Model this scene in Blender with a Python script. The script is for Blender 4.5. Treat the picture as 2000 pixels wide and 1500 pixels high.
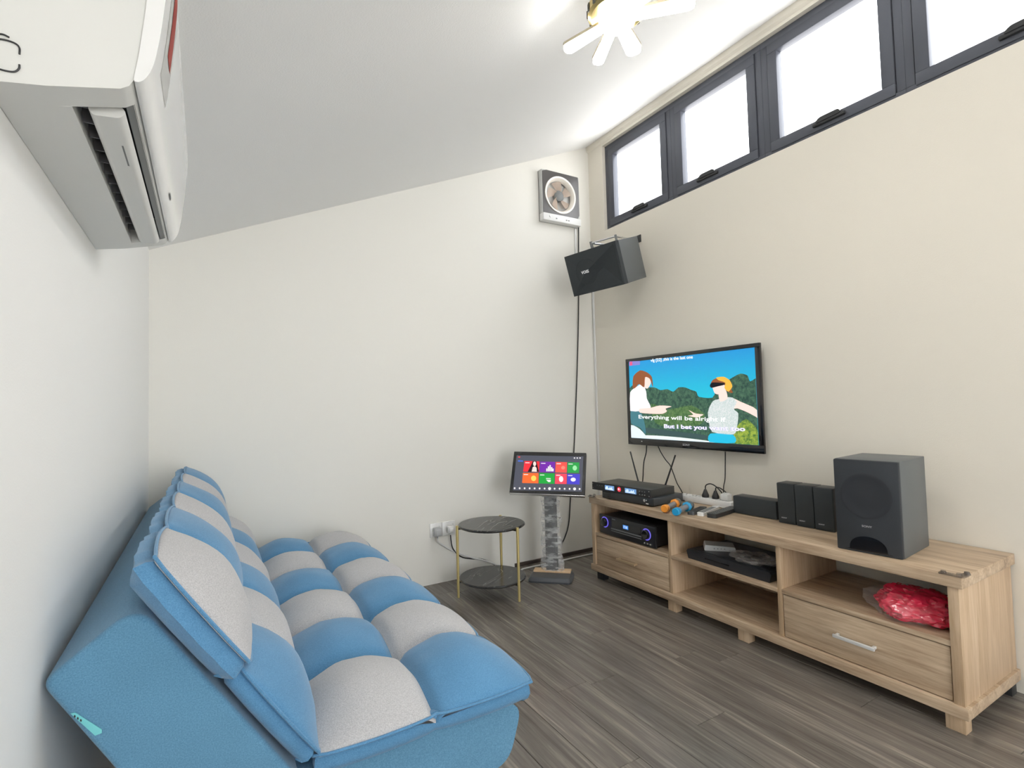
import bpy, bmesh, math, random
from mathutils import Matrix, Vector, noise
from math import pi, sin, cos, radians

for o in list(bpy.data.objects):
    bpy.data.objects.remove(o, do_unlink=True)
SC = bpy.context.scene
COL = SC.collection
random.seed(7)

# ------------------------------------------------------------------ camera
CAM_H = 1.10
F_PX, YAW, PITCH, ROLL = 1010.63, 0.5351, 0.0395, -0.0267
FW = Vector((sin(YAW)*cos(PITCH), cos(YAW)*cos(PITCH), sin(PITCH)))
_rt = Vector((cos(YAW), -sin(YAW), 0)); _up = _rt.cross(FW)
RT = cos(ROLL)*_rt + sin(ROLL)*_up
UP = cos(ROLL)*_up - sin(ROLL)*_rt
CAMPOS = Vector((0, 0, CAM_H))
cd = bpy.data.cameras.new('camera'); cam = bpy.data.objects.new('camera', cd)
COL.objects.link(cam)
cd.sensor_fit = 'HORIZONTAL'; cd.sensor_width = 36.0; cd.lens = F_PX/2000*36.0
cd.clip_start = 0.02
m = Matrix((RT, UP, -FW)).transposed().to_4x4(); m.translation = CAMPOS
cam.matrix_world = m
SC.camera = cam

# ------------------------------------------------------------------ world, exposure
wd = bpy.data.worlds.new('overcast_sky'); SC.world = wd; wd.use_nodes = True
bgn = wd.node_tree.nodes['Background']
bgn.inputs[1].default_value = 6.0
_nt = wd.node_tree; _tc = _nt.nodes.new('ShaderNodeTexCoord'); _sp = _nt.nodes.new('ShaderNodeSeparateXYZ'); _cr = _nt.nodes.new('ShaderNodeValToRGB')
_nt.links.new(_tc.outputs['Generated'], _sp.inputs[0]); _mr = _nt.nodes.new('ShaderNodeMapRange'); _mr.inputs[1].default_value = -1; _nt.links.new(_sp.outputs[2], _mr.inputs[0]); _nt.links.new(_mr.outputs[0], _cr.inputs[0])
_cr.color_ramp.elements[0].position = .48; _cr.color_ramp.elements[0].color = (.92, .91, .89, 1)      # unseen ground, made bright to lift the ceiling
_cr.color_ramp.elements[1].position = .52; _cr.color_ramp.elements[1].color = (.95, .975, 1.0, 1)    # even overcast sky
_nt.links.new(_cr.outputs[0], bgn.inputs[0])
SC.view_settings.view_transform = 'Standard'; SC.view_settings.look = 'None'
SC.view_settings.gamma = 1.0; SC.view_settings.use_curve_mapping = False
SC.view_settings.exposure = 0.19
LAMP_L = 31.0          # radiance of the fan-light petals

# ------------------------------------------------------------------ room dimensions (metres)
L, R, D, BK = -0.238, 2.554, 3.064, -1.90
CS = 0.4187                       # roof slope along x
CZ_R = CAM_H + 1.9757
def ceil_z(x): return CZ_R - CS*(R - x)
CX, CY0, CY1 = 2.09, 0.735, 2.590  # media cabinet front plane and ends
WB, WT = 2.371, 3.010             # window band bottom / top

# pixel of the 2000x1500 photograph -> point on an axis-aligned plane
def ray(u, v): return FW + RT*((u-1000)/F_PX) - UP*((v-750)/F_PX)
def at(u, v, ax, val):
    d = ray(u, v); t = (val - CAMPOS[ax])/d[ax]
    return CAMPOS + d*t
def atp(u, v, p, n):
    d = ray(u, v); t = (p - CAMPOS).dot(n)/d.dot(n)
    return CAMPOS + d*t

# ------------------------------------------------------------------ materials
MATS = {}
def srgb(r, g, b):
    f = lambda c: (c/255/12.92) if c/255 <= .04045 else ((c/255+.055)/1.055)**2.4
    return (f(r), f(g), f(b))
def newmat(name):
    m = bpy.data.materials.new(name); m.use_nodes = True
    nt = m.node_tree; b = nt.nodes['Principled BSDF']
    MATS[name] = m
    return m, nt, b
def nd(nt, t, **kw):
    n = nt.nodes.new(t)
    for k, v in kw.items():
        if k in n.inputs: n.inputs[k].default_value = v
        else: setattr(n, k, v)
    return n
def plain(name, col, rough=.5, metal=0., bump=0., bscale=200., var=0., vscale=6., spec=.5, coat=0., alpha=None):
    m, nt, b = newmat(name)
    b.inputs['Base Color'].default_value = (*col, 1); b.inputs['Roughness'].default_value = rough
    b.inputs['Metallic'].default_value = metal; b.inputs['Specular IOR Level'].default_value = spec
    b.inputs['Coat Weight'].default_value = coat
    pos = nd(nt, 'ShaderNodeNewGeometry')
    if var:
        n = nd(nt, 'ShaderNodeTexNoise', Scale=vscale, Detail=4.0)
        nt.links.new(pos.outputs['Position'], n.inputs['Vector'])
        mx = nd(nt, 'ShaderNodeMix', data_type='RGBA')
        mx.inputs[6].default_value = (*[c*(1-var) for c in col], 1)
        mx.inputs[7].default_value = (*[min(1, c*(1+var)) for c in col], 1)
        nt.links.new(n.outputs[0], mx.inputs[0]); nt.links.new(mx.outputs[2], b.inputs['Base Color'])
    if bump:
        n = nd(nt, 'ShaderNodeTexNoise', Scale=bscale, Detail=3.0)
        nt.links.new(pos.outputs['Position'], n.inputs['Vector'])
        bp = nd(nt, 'ShaderNodeBump', Strength=bump, Distance=.002)
        nt.links.new(n.outputs[0], bp.inputs['Height']); nt.links.new(bp.outputs[0], b.inputs['Normal'])
    return m
def wood(name, stops, scale=(14, 1.1, 40), rough=.45, perobj=.0, bump=.15, spec=.5, fine=1.0):
    m, nt, b = newmat(name)
    pos = nd(nt, 'ShaderNodeNewGeometry'); oi = nd(nt, 'ShaderNodeObjectInfo')
    off = nd(nt, 'ShaderNodeVectorMath', operation='SCALE'); off.inputs['Scale'].default_value = 17.0
    cmb = nd(nt, 'ShaderNodeCombineXYZ')
    for i in range(3): nt.links.new(oi.outputs['Random'], cmb.inputs[i])
    nt.links.new(cmb.outputs[0], off.inputs[0])
    add = nd(nt, 'ShaderNodeVectorMath', operation='ADD')
    nt.links.new(pos.outputs['Position'], add.inputs[0]); nt.links.new(off.outputs[0], add.inputs[1])
    mp = nd(nt, 'ShaderNodeMapping'); mp.inputs['Scale'].default_value = scale
    nt.links.new(add.outputs[0], mp.inputs[0])
    n1 = nd(nt, 'ShaderNodeTexNoise', Scale=1.0, Detail=6.0, Roughness=.62, Distortion=.6)
    nt.links.new(mp.outputs[0], n1.inputs['Vector'])
    n2 = nd(nt, 'ShaderNodeTexNoise', Scale=5.0*fine, Detail=3.0, Roughness=.6)
    nt.links.new(mp.outputs[0], n2.inputs['Vector'])
    mm = nd(nt, 'ShaderNodeMath', operation='MULTIPLY_ADD'); mm.inputs[1].default_value = .35
    nt.links.new(n2.outputs[0], mm.inputs[0])
    sc = nd(nt, 'ShaderNodeMath', operation='MULTIPLY'); sc.inputs[1].default_value = .65
    nt.links.new(n1.outputs[0], sc.inputs[0]); nt.links.new(sc.outputs[0], mm.inputs[2])
    cr = nd(nt, 'ShaderNodeValToRGB'); e = cr.color_ramp.elements
    e[0].position, e[0].color = stops[0][0], (*stops[0][1], 1)
    e[1].position, e[1].color = stops[-1][0], (*stops[-1][1], 1)
    for p, c in stops[1:-1]:
        k = e.new(p); k.color = (*c, 1)
    nt.links.new(mm.outputs[0], cr.inputs[0])
    hs = nd(nt, 'ShaderNodeHueSaturation')
    mr = nd(nt, 'ShaderNodeMapRange'); mr.inputs[3].default_value = 1-perobj; mr.inputs[4].default_value = 1+perobj
    nt.links.new(oi.outputs['Random'], mr.inputs[0]); nt.links.new(mr.outputs[0], hs.inputs['Value'])
    nt.links.new(cr.outputs[0], hs.inputs['Color']); nt.links.new(hs.outputs[0], b.inputs['Base Color'])
    b.inputs['Roughness'].default_value = rough; b.inputs['Specular IOR Level'].default_value = spec
    bp = nd(nt, 'ShaderNodeBump', Strength=bump, Distance=.001)
    nt.links.new(mm.outputs[0], bp.inputs['Height']); nt.links.new(bp.outputs[0], b.inputs['Normal'])
    return m
def fabric(name, c0, c1, scale=420., sheen=.3, blotch=.12):
    m, nt, b = newmat(name)
    pos = nd(nt, 'ShaderNodeNewGeometry')
    n = nd(nt, 'ShaderNodeTexNoise', Scale=scale, Detail=2.0, Roughness=.7)
    nt.links.new(pos.outputs['Position'], n.inputs['Vector'])
    n2 = nd(nt, 'ShaderNodeTexNoise', Scale=9.0, Detail=3.0)
    nt.links.new(pos.outputs['Position'], n2.inputs['Vector'])
    cr = nd(nt, 'ShaderNodeValToRGB'); e = cr.color_ramp.elements
    e[0].position, e[0].color = .33, (*c0, 1); e[1].position, e[1].color = .66, (*c1, 1)
    nt.links.new(n.outputs[0], cr.inputs[0])
    hs = nd(nt, 'ShaderNodeHueSaturation')
    mr = nd(nt, 'ShaderNodeMapRange'); mr.inputs[3].default_value = 1-blotch; mr.inputs[4].default_value = 1+blotch
    nt.links.new(n2.outputs[0], mr.inputs[0]); nt.links.new(mr.outputs[0], hs.inputs['Value'])
    nt.links.new(cr.outputs[0], hs.inputs['Color']); nt.links.new(hs.outputs[0], b.inputs['Base Color'])
    b.inputs['Roughness'].default_value = .95; b.inputs['Specular IOR Level'].default_value = .15
    b.inputs['Sheen Weight'].default_value = sheen; b.inputs['Sheen Roughness'].default_value = .5
    bp = nd(nt, 'ShaderNodeBump', Strength=.35, Distance=.0015)
    nt.links.new(n.outputs[0], bp.inputs['Height']); nt.links.new(bp.outputs[0], b.inputs['Normal'])
    return m
def emit(name, col, s=1.0):
    m, nt, b = newmat(name)
    b.inputs['Base Color'].default_value = (*[c*.2 for c in col], 1)
    b.inputs['Emission Color'].default_value = (*col, 1); b.inputs['Emission Strength'].default_value = s
    b.inputs['Roughness'].default_value = .4; b.inputs['Specular IOR Level'].default_value = .2
    return m
def film(name, tint=(.95, .95, .95), opacity=.35, rough=.12):
    m, nt, b = newmat(name)
    out = nt.nodes['Material Output']; tr = nd(nt, 'ShaderNodeBsdfTransparent'); mx = nd(nt, 'ShaderNodeMixShader')
    b.inputs['Base Color'].default_value = (*tint, 1); b.inputs['Roughness'].default_value = rough
    pos = nd(nt, 'ShaderNodeNewGeometry'); n = nd(nt, 'ShaderNodeTexNoise', Scale=26., Detail=3., Roughness=.6)
    fm = nd(nt, 'ShaderNodeMapping'); fm.inputs['Scale'].default_value = (.5, .5, 1.6); nt.links.new(pos.outputs['Position'], fm.inputs[0]); nt.links.new(fm.outputs[0], n.inputs['Vector'])
    mr = nd(nt, 'ShaderNodeMapRange'); mr.inputs[1].default_value = .45; mr.inputs[2].default_value = .75
    mr.inputs[3].default_value = opacity*.35; mr.inputs[4].default_value = min(1, opacity*1.7)
    nt.links.new(n.outputs[0], mr.inputs[0]); nt.links.new(mr.outputs[0], mx.inputs[0])
    nt.links.new(tr.outputs[0], mx.inputs[1]); nt.links.new(b.outputs[0], mx.inputs[2]); nt.links.new(mx.outputs[0], out.inputs[0])
    bp = nd(nt, 'ShaderNodeBump', Strength=.8, Distance=.006)
    nt.links.new(n.outputs[0], bp.inputs['Height']); nt.links.new(bp.outputs[0], b.inputs['Normal'])
    return m
def glass(name):
    m, nt, b = newmat(name)
    out = nt.nodes['Material Output']; tr = nd(nt, 'ShaderNodeBsdfTransparent'); gl = nd(nt, 'ShaderNodeBsdfGlossy')
    gl.inputs['Roughness'].default_value = .03; mx = nd(nt, 'ShaderNodeMixShader'); mx.inputs[0].default_value = .06
    nt.links.new(tr.outputs[0], mx.inputs[1]); nt.links.new(gl.outputs[0], mx.inputs[2]); nt.links.new(mx.outputs[0], out.inputs[0])
    return m

WALL = plain('wall_paint', srgb(238, 236, 229), .62, bump=.12, bscale=260)
WALLR = plain('wall_paint_warm', srgb(233, 227, 214), .62, bump=.25, bscale=300)
WALLL = plain('wall_paint_cool', srgb(240, 240, 238), .62, bump=.12, bscale=260)
CEIL = plain('ceiling_paint', srgb(243, 243, 242), .7, bump=.25, bscale=220)
FLOORBASE = plain('floor_joint_dark', (.025, .023, .022), .8)
PLANK = wood('grey_laminate', [(.28, srgb(80, 75, 71)), (.43, srgb(105, 99, 93)), (.54, srgb(122, 115, 108)), (.63, srgb(146, 138, 129)), (.74, srgb(190, 181, 168))],
             scale=(24, 1.0, 24), rough=.24, perobj=.11, bump=.06, spec=.45)
OAK = wood('light_oak', [(.30, srgb(138, 113, 90)), (.43, srgb(176, 151, 124)), (.56, srgb(201, 178, 150)), (.70, srgb(220, 201, 176))], scale=(22, 1.6, 26), rough=.42, bump=.1)
OAKV = wood('light_oak_vertical', [(.25, srgb(156, 128, 98)), (.42, srgb(188, 160, 128)), (.58, srgb(206, 180, 150)), (.75, srgb(218, 196, 168))], scale=(26, 26, 1.8), rough=.42, bump=.1)
PINE = wood('pine_block', [(.3, srgb(214, 178, 136)), (.7, srgb(236, 206, 168))], scale=(8, 30, 30), rough=.5)
BLUE = fabric('blue_velour', srgb(80, 130, 170), srgb(101, 152, 191), 500)
BLUE2 = fabric('blue_velour_base', srgb(84, 132, 163), srgb(108, 156, 187), 420, blotch=.1)
GREY = fabric('heather_grey_velour', srgb(170, 170, 172), srgb(200, 199, 200), 420, sheen=.15, blotch=.05)
BLACK = plain('black_plastic', (.028, .029, .031), .42)
BLACKG = plain('black_gloss', (.008, .008, .01), .12, coat=.5)
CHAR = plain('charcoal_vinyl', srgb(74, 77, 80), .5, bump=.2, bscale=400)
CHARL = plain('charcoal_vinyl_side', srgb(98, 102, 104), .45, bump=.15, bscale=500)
GRILLE = plain('speaker_grille_cloth', srgb(56, 61, 64), .85, bump=.5, bscale=900)
CABLE = plain('black_cable', (.015, .015, .015), .5)
CABLEW = plain('white_cable', (.75, .75, .73), .45)
WHITE = plain('white_plastic', (.82, .82, .81), .35)
WHITEG = plain('white_gloss_plastic', (.86, .86, .85), .14, coat=.4)
GREYP = plain('light_grey_plastic', srgb(196, 197, 195), .45)
GREYD = plain('mid_grey_plastic', srgb(120, 122, 122), .45)
FRAME = plain('anthracite_aluminium', srgb(84, 87, 96), .42, metal=.15, var=.12, vscale=3)
GOLD = plain('gold_metal', srgb(222, 202, 138), .3, metal=.55)
BRASS = plain('brass_metal', srgb(196, 176, 120), .3, metal=1.0)
CHROME = plain('brushed_steel', (.75, .75, .75), .25, metal=1.0)
GLASS = glass('window_glass')
FILM = film('clear_wrap')
def stone(name):
    m, nt, b = newmat(name)
    pos = nd(nt, 'ShaderNodeNewGeometry'); mp = nd(nt, 'ShaderNodeMapping'); mp.inputs['Scale'].default_value = (5, 5, 5); mp.inputs['Rotation'].default_value = (0, 0, .9)
    mp2 = nd(nt, 'ShaderNodeMapping'); mp2.inputs['Scale'].default_value = (2.2, .35, 1)
    nt.links.new(pos.outputs['Position'], mp.inputs[0]); nt.links.new(mp.outputs[0], mp2.inputs[0])
    n = nd(nt, 'ShaderNodeTexNoise', Scale=1.3, Detail=2.5, Distortion=.8); nt.links.new(mp2.outputs[0], n.inputs['Vector'])
    s = nd(nt, 'ShaderNodeMath', operation='SUBTRACT'); s.inputs[1].default_value = .5; nt.links.new(n.outputs[0], s.inputs[0])
    a = nd(nt, 'ShaderNodeMath', operation='ABSOLUTE'); nt.links.new(s.outputs[0], a.inputs[0])
    cr = nd(nt, 'ShaderNodeValToRGB'); e = cr.color_ramp.elements
    e[0].position, e[0].color = .0, (.36, .35, .33, 1); e[1].position, e[1].color = .006, (.040, .040, .040, 1)
    nt.links.new(a.outputs[0], cr.inputs[0]); nt.links.new(cr.outputs[0], b.inputs['Base Color'])
    b.inputs['Roughness'].default_value = .22
    return m
MARBLE = stone('black_marble_print')

# ------------------------------------------------------------------ mesh helpers
WM = {}
def _w(o): return WM.get(o.name, Matrix.Identity(4)) if o else Matrix.Identity(4)
def thing(name, label, cat, loc, rotz=0., group=None, kind=None, parent=None):
    o = bpy.data.objects.new(name, None); COL.objects.link(o); o.empty_display_size = .05
    M = Matrix.Translation(Vector(loc)) @ Matrix.Rotation(rotz, 4, 'Z')
    if parent: o.parent = parent
    o.matrix_basis = _w(parent).inverted() @ M; WM[o.name] = M
    tag(o, label, cat, group, kind)
    return o
def tag(o, label=None, cat=None, group=None, kind=None):
    if label: o['label'] = label
    if cat: o['category'] = cat
    if group: o['group'] = group
    if kind: o['kind'] = kind
    return o
def link(name, bm, mat, parent=None, smooth=35, label=None):
    """bm holds world coordinates; the object's origin is moved to the middle of its underside."""
    vs = [v.co for v in bm.verts]
    lo = Vector([min(v[i] for v in vs) for i in range(3)]); hi = Vector([max(v[i] for v in vs) for i in range(3)])
    c = Vector(((lo.x+hi.x)/2, (lo.y+hi.y)/2, lo.z))
    bmesh.ops.translate(bm, verts=bm.verts, vec=-c)
    bmesh.ops.recalc_face_normals(bm, faces=bm.faces)
    me = bpy.data.meshes.new(name); bm.to_mesh(me); bm.free()
    if smooth:
        me.shade_smooth(); me.set_sharp_from_angle(angle=radians(smooth))
    for mm in (mat if isinstance(mat, (list, tuple)) else [mat]): me.materials.append(mm)
    o = bpy.data.objects.new(name, me); COL.objects.link(o)
    M = Matrix.Translation(c)
    if parent: o.parent = parent
    o.matrix_basis = _w(parent).inverted() @ M; WM[o.name] = M
    if label: o['label'] = label
    return o
def B(): return bmesh.new()
I4 = Matrix.Identity(4)
def box(bm, x0, x1, y0, y1, z0, z1, bev=0., M=I4, seg=2):
    ret = bmesh.ops.create_cube(bm, size=1.0)
    vs = ret['verts']
    for v in vs:
        v.co = Vector(((x0+x1)/2+v.co.x*(x1-x0), (y0+y1)/2+v.co.y*(y1-y0), (z0+z1)/2+v.co.z*(z1-z0)))
    if bev:
        es = list({e for v in vs for e in v.link_edges})
        r = bmesh.ops.bevel(bm, geom=es, offset=bev, segments=seg, affect='EDGES', profile=.5)
        vs = list({v for f in r['faces'] for v in f.verts} | {v for v in vs if v.is_valid})
    for v in vs: v.co = M @ v.co
    return bm
def bx(name, x0, x1, y0, y1, z0, z1, mat, parent, bev=0., M=I4, label=None, seg=2):
    return link(name, box(B(), min(x0, x1), max(x0, x1), min(y0, y1), max(y0, y1), min(z0, z1), max(z0, z1), bev, M, seg), mat, parent, label=label)
def frameof(d):
    d = d.normalized(); a = Vector((0, 0, 1)) if abs(d.z) < .9 else Vector((1, 0, 0))
    x = d.cross(a).normalized(); return x, d.cross(x).normalized()
def cyl(bm, p0, p1, r0, r1=None, seg=20, caps=True):
    r1 = r0 if r1 is None else r1; p0, p1 = Vector(p0), Vector(p1); x, y = frameof(p1-p0)
    a = [bm.verts.new(p0+(x*cos(2*pi*i/seg)+y*sin(2*pi*i/seg))*r0) for i in range(seg)]
    b = [bm.verts.new(p1+(x*cos(2*pi*i/seg)+y*sin(2*pi*i/seg))*r1) for i in range(seg)]
    for i in range(seg): bm.faces.new((a[i], a[(i+1) % seg], b[(i+1) % seg], b[i]))
    if caps: bm.faces.new(a[::-1]); bm.faces.new(b)
    return bm
def lathe(bm, prof, c, axis=Vector((0, 0, 1)), seg=32):
    """prof: (radius, height along axis); closed at ends when radius is 0"""
    c = Vector(c); x, y = frameof(axis); ax = axis.normalized(); rings = []
    for r, h in prof:
        if r < 1e-6: rings.append([bm.verts.new(c+ax*h)])
        else: rings.append([bm.verts.new(c+ax*h+(x*cos(2*pi*i/seg)+y*sin(2*pi*i/seg))*r) for i in range(seg)])
    for A, C in zip(rings, rings[1:]):
        for i in range(seg):
            j = (i+1) % seg
            q = [A[i % len(A)], A[j % len(A)], C[j % len(C)], C[i % len(C)]]
            u = []
            for v in q:
                if v not in u: u.append(v)
            if len(u) > 2: bm.faces.new(u)
    return bm
def smoothpath(pts, n=8):
    pts = [Vector(p) for p in pts]
    if len(pts) < 3: return pts
    P = [pts[0]*2-pts[1]]+pts+[pts[-1]*2-pts[-2]]; out = []
    for i in range(1, len(P)-2):
        a, b, c, d = P[i-1:i+3]
        for k in range(n):
            t = k/n
            out.append(.5*((2*b)+(c-a)*t+(2*a-5*b+4*c-d)*t*t+(3*b-a-3*c+d)*t**3))
    return out+[pts[-1]]
def tube(bm, pts, r, seg=8, n=8, raw=False):
    P = [Vector(p) for p in pts] if raw else smoothpath(pts, n); rings = []; x = None
    for i, p in enumerate(P):
        d = (P[min(i+1, len(P)-1)]-P[max(i-1, 0)]).normalized()
        if x is None: x, _ = frameof(d)
        x = (x-d*x.dot(d)).normalized(); y = d.cross(x)
        rings.append([bm.verts.new(p+(x*cos(2*pi*k/seg)+y*sin(2*pi*k/seg))*r) for k in range(seg)])
    for A, C in zip(rings, rings[1:]):
        for k in range(seg): bm.faces.new((A[k], A[(k+1) % seg], C[(k+1) % seg], C[k]))
    bm.faces.new(rings[0][::-1]); bm.faces.new(rings[-1])
    return bm
def prism(bm, poly, ax, a0, a1):
    """extrude a 2-D polygon along an axis. ax=1: poly is (x,z); ax=0: (y,z); ax=2: (x,y)"""
    mk = {1: lambda p, h: Vector((p[0], h, p[1])), 0: lambda p, h: Vector((h, p[0], p[1])), 2: lambda p, h: Vector((p[0], p[1], h))}[ax]
    A = [bm.verts.new(mk(p, a0)) for p in poly]; C = [bm.verts.new(mk(p, a1)) for p in poly]; n = len(poly)
    for i in range(n): bm.faces.new((A[i], A[(i+1) % n], C[(i+1) % n], C[i]))
    bm.faces.new(A[::-1]); bm.faces.new(C)
    return bm
def roundpoly(poly, radii, seg=6):
    out = []; n = len(poly)
    for i in range(n):
        p = Vector(poly[i]); a = Vector(poly[i-1]); b = Vector(poly[(i+1) % n]); r = radii[i] if isinstance(radii, (list, tuple)) else radii
        u, v = (a-p), (b-p); lu, lv = u.length, v.length; u.normalize(); v.normalize()
        t = min(r, lu*.49, lv*.49)
        for k in range(seg+1):
            s = k/seg; q = (1-s)**2*(p+u*t)+2*s*(1-s)*p+s*s*(p+v*t); out.append((q.x, q.y))
    return out
def flat(bm, pts, n, th=.0004):
    """thin plate with outline pts (world), extruded by th along n"""
    A = [bm.verts.new(Vector(p)) for p in pts]; C = [bm.verts.new(Vector(p)+n*th) for p in pts]; k = len(pts)
    for i in range(k): bm.faces.new((A[i], A[(i+1) % k], C[(i+1) % k], C[i]))
    bm.faces.new(A[::-1]); bm.faces.new(C)
    return bm
def text(name, s, o, xd, yd, width, mat, parent, height=None, th=.0005, bold=0., shear=0.):
    cu = bpy.data.curves.new('t', 'FONT'); cu.body = s; cu.size = 1.0; cu.offset = bold; cu.shear = shear; cu.resolution_u = 3
    t = bpy.data.objects.new('t', cu); COL.objects.link(t)
    bpy.context.view_layer.update()
    me = bpy.data.meshes.new_from_object(t.evaluated_get(bpy.context.evaluated_depsgraph_get()))
    bpy.data.objects.remove(t, do_unlink=True); bpy.data.curves.remove(cu)
    bm = bmesh.new(); bm.from_mesh(me); bpy.data.meshes.remove(me)
    xs = [v.co.x for v in bm.verts]; ys = [v.co.y for v in bm.verts]; x0, x1, y0, y1 = min(xs), max(xs), min(ys), max(ys)
    sx = width/(x1-x0); sy = sx if height is None else height/(y1-y0)
    xd, yd, o = Vector(xd).normalized(), Vector(yd).normalized(), Vector(o); n = xd.cross(yd)
    for v in bm.verts: v.co = o+xd*((v.co.x-x0)*sx)+yd*((v.co.y-y0)*sy)+n*th
    return link(name, bm, mat, parent, smooth=0)

# ================================================================== the setting
def structure(o, label, cat): return tag(o, label, cat, kind='structure')
T = .12
bm = B(); prism(bm, [(L-T, -.05), (R+T, -.05), (R+T, -.0125), (L-T, -.0125)], 1, BK-T, D+T)
floor = structure(link('floor', bm, FLOORBASE), 'dark grey-brown laminate plank floor running towards the back wall', 'floor')
PW, PLEN = .1390, 1.215
i = 0; x = L
while x < R-.001:
    x1 = min(x+PW, R); y = BK - random.random()*PLEN*.98
    while y < D-.001:
        a, b = max(y, BK), min(y+PLEN, D)
        if b-a > .02:
            bx('plank', x+.0007, x1-.0007, a+.0007, b-.0007, -.0125, 0, PLANK, floor, bev=.0009, seg=1)
        y += PLEN
    x = x1
bm = B(); prism(bm, [(L-T, 0), (L, 0), (L, ceil_z(L)), (L-T, ceil_z(L-T))], 1, BK, D)
structure(link('wall_left', bm, WALLL), 'plain white left wall behind the sofa, under the air conditioner', 'wall')
bm = B(); prism(bm, [(L-T, 0), (R+T, 0), (R+T, ceil_z(R+T)), (L-T, ceil_z(L-T))], 1, D, D+T)
structure(link('wall_back', bm, WALL), 'off-white end wall under the sloping ceiling, behind the side table', 'wall')
DX0, DX1, DZ = .35, 2.15, 2.08
bm = B(); prism(bm, [(L-T, 0), (DX0, 0), (DX0, ceil_z(DX0)), (L-T, ceil_z(L-T))], 1, BK-T, BK); prism(bm, [(DX1, 0), (R+T, 0), (R+T, ceil_z(R+T)), (DX1, ceil_z(DX1))], 1, BK-T, BK)
prism(bm, [(DX0, DZ), (DX1, DZ), (DX1, ceil_z(DX1)), (DX0, ceil_z(DX0))], 1, BK-T, BK)
structure(link('wall_front', bm, WALL), 'off-white wall behind the viewer with an added glazed door', 'wall')
dr = thing('added_door_1', 'unseen glazed sliding door added in the wall behind the viewer for light', 'door', ((DX0+DX1)/2, BK-.06, 0), kind='structure')  # unseen door, added to send daylight onto the near sofa end
for xa_, xb_, yy_ in ((DX0, (DX0+DX1)/2+.03, BK-.05), ((DX0+DX1)/2-.03, DX1, BK-.09)):
    bm = B(); box(bm, xa_, xb_, yy_-.018, yy_+.018, 0, .07, .002); box(bm, xa_, xb_, yy_-.018, yy_+.018, DZ-.06, DZ, .002); box(bm, xa_, xa_+.055, yy_-.018, yy_+.018, .07, DZ-.06, .002); box(bm, xb_-.055, xb_, yy_-.018, yy_+.018, .07, DZ-.06, .002)
    link('door_frame', bm, FRAME, dr); bx('pane', xa_+.05, xb_-.05, yy_-.003, yy_+.003, .065, DZ-.055, GLASS, dr)
WY = [2.900, 2.268, 1.634, .985, .340, -.305, -.950, -1.595]  # last unit unseen, band lengthened for more daylight from behind
bm = B(); box(bm, R, R+T, BK, D, 0, WB); box(bm, R, R+T, WY[0], D, WB, WT); box(bm, R, R+T, BK, WY[-1], WB, WT)
prism(bm, [(R, WT), (R+T, WT), (R+T, ceil_z(R+T)), (R, ceil_z(R))], 1, BK, D)
structure(link('wall_right', bm, WALLR), 'warm white right wall with the high window band, behind the television', 'wall')
bm = B(); prism(bm, [(L-T, ceil_z(L-T)), (R+T, ceil_z(R+T)), (R+T, ceil_z(R+T)+.1), (L-T, ceil_z(L-T)+.1)], 1, BK-T, D+T)
structure(link('ceiling', bm, CEIL), 'smooth pale grey ceiling sloping up towards the windows', 'ceiling')
# cove strip on the ceiling line of the window wall
bm = B(); prism(bm, [(R, ceil_z(R)), (R-.02, ceil_z(R-.02)), (R-.016, WT+.028), (R, WT+.018)], 1, BK, D)
structure(link('trim_1', bm, WALLR), 'narrow off-white cornice between window band and ceiling', 'trim')
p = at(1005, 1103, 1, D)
bm = B(); prism(bm, roundpoly([(D, 0), (D-.014, 0), (D-.010, .020), (D, .024)], .004), 0, p.x, R)  # low dark strip where the end wall meets the floor
structure(link('dark_strip_back', bm, plain('dark_brown_strip', srgb(70, 60, 54), .5)), 'short dark brown strip at the foot of the end wall', 'baseboard')

GW = 'black awning windows in the high band'
wl = ['black-framed awning window nearest the corner and the exhaust fan', 'second black-framed awning window from the corner', 'third black-framed awning window from the corner, above the television', 'fourth black-framed window, cut off at the top right of the photo', 'black-framed awning window beyond the right of the photo', 'black-framed awning window second from the near end of the band', 'last black-framed awning window, unseen and added for light, at the near end of the band']
HANDLE_U = [.55, .42, .52, .60, .5, .5, .5]
for k in range(7):
    ya, yb = WY[k], WY[k+1]       # ya > yb
    w = thing('window_%d' % (k+1), wl[k], 'window', (R+.06, (ya+yb)/2, WB), kind='structure')
    w['group'] = GW
    x0, x1, f = R+.028, R+.085, .034
    bm = B(); box(bm, x0, x1, yb, ya, WB, WB+f, .002); box(bm, x0, x1, yb, ya, WT-f, WT, .002)
    box(bm, x0, x1, ya-f, ya, WB+f, WT-f, .002); box(bm, x0, x1, yb, yb+f, WB+f, WT-f, .002)
    link('window_frame', bm, FRAME, w)
    g = .003; s = .052; x0s, x1s = R+.022, R+.07; a, b = ya-f-g, yb+f+g; z0, z1 = WB+f+g-.012, WT-f-g
    bm = B(); box(bm, x0s, x1s, b, a, z0, z0+s, .003); box(bm, x0s, x1s, b, a, z1-s, z1, .003)
    box(bm, x0s, x1s, a-s, a, z0+s, z1-s, .003); box(bm, x0s, x1s, b, b+s, z0+s, z1-s, .003)
    sash = link('sash', bm, FRAME, w)
    bx('pane', R+.05, R+.055, b+s-.004, a-s+.004, z0+s-.004, z1-s+.004, GLASS, w)
    yh = a+(b-a)*HANDLE_U[k]
    bm = B(); box(bm, R+.006, R+.026, yh-.075, yh+.075, z0+.018, z0+.036, .006)
    prism(bm, roundpoly([(yh-.062, z0+.030), (yh+.062, z0+.030), (yh+.040, z0+.052), (yh-.052, z0+.052)], .014), 0, R+.002, R+.018)
    link('handle', bm, BLACK, w)

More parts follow.
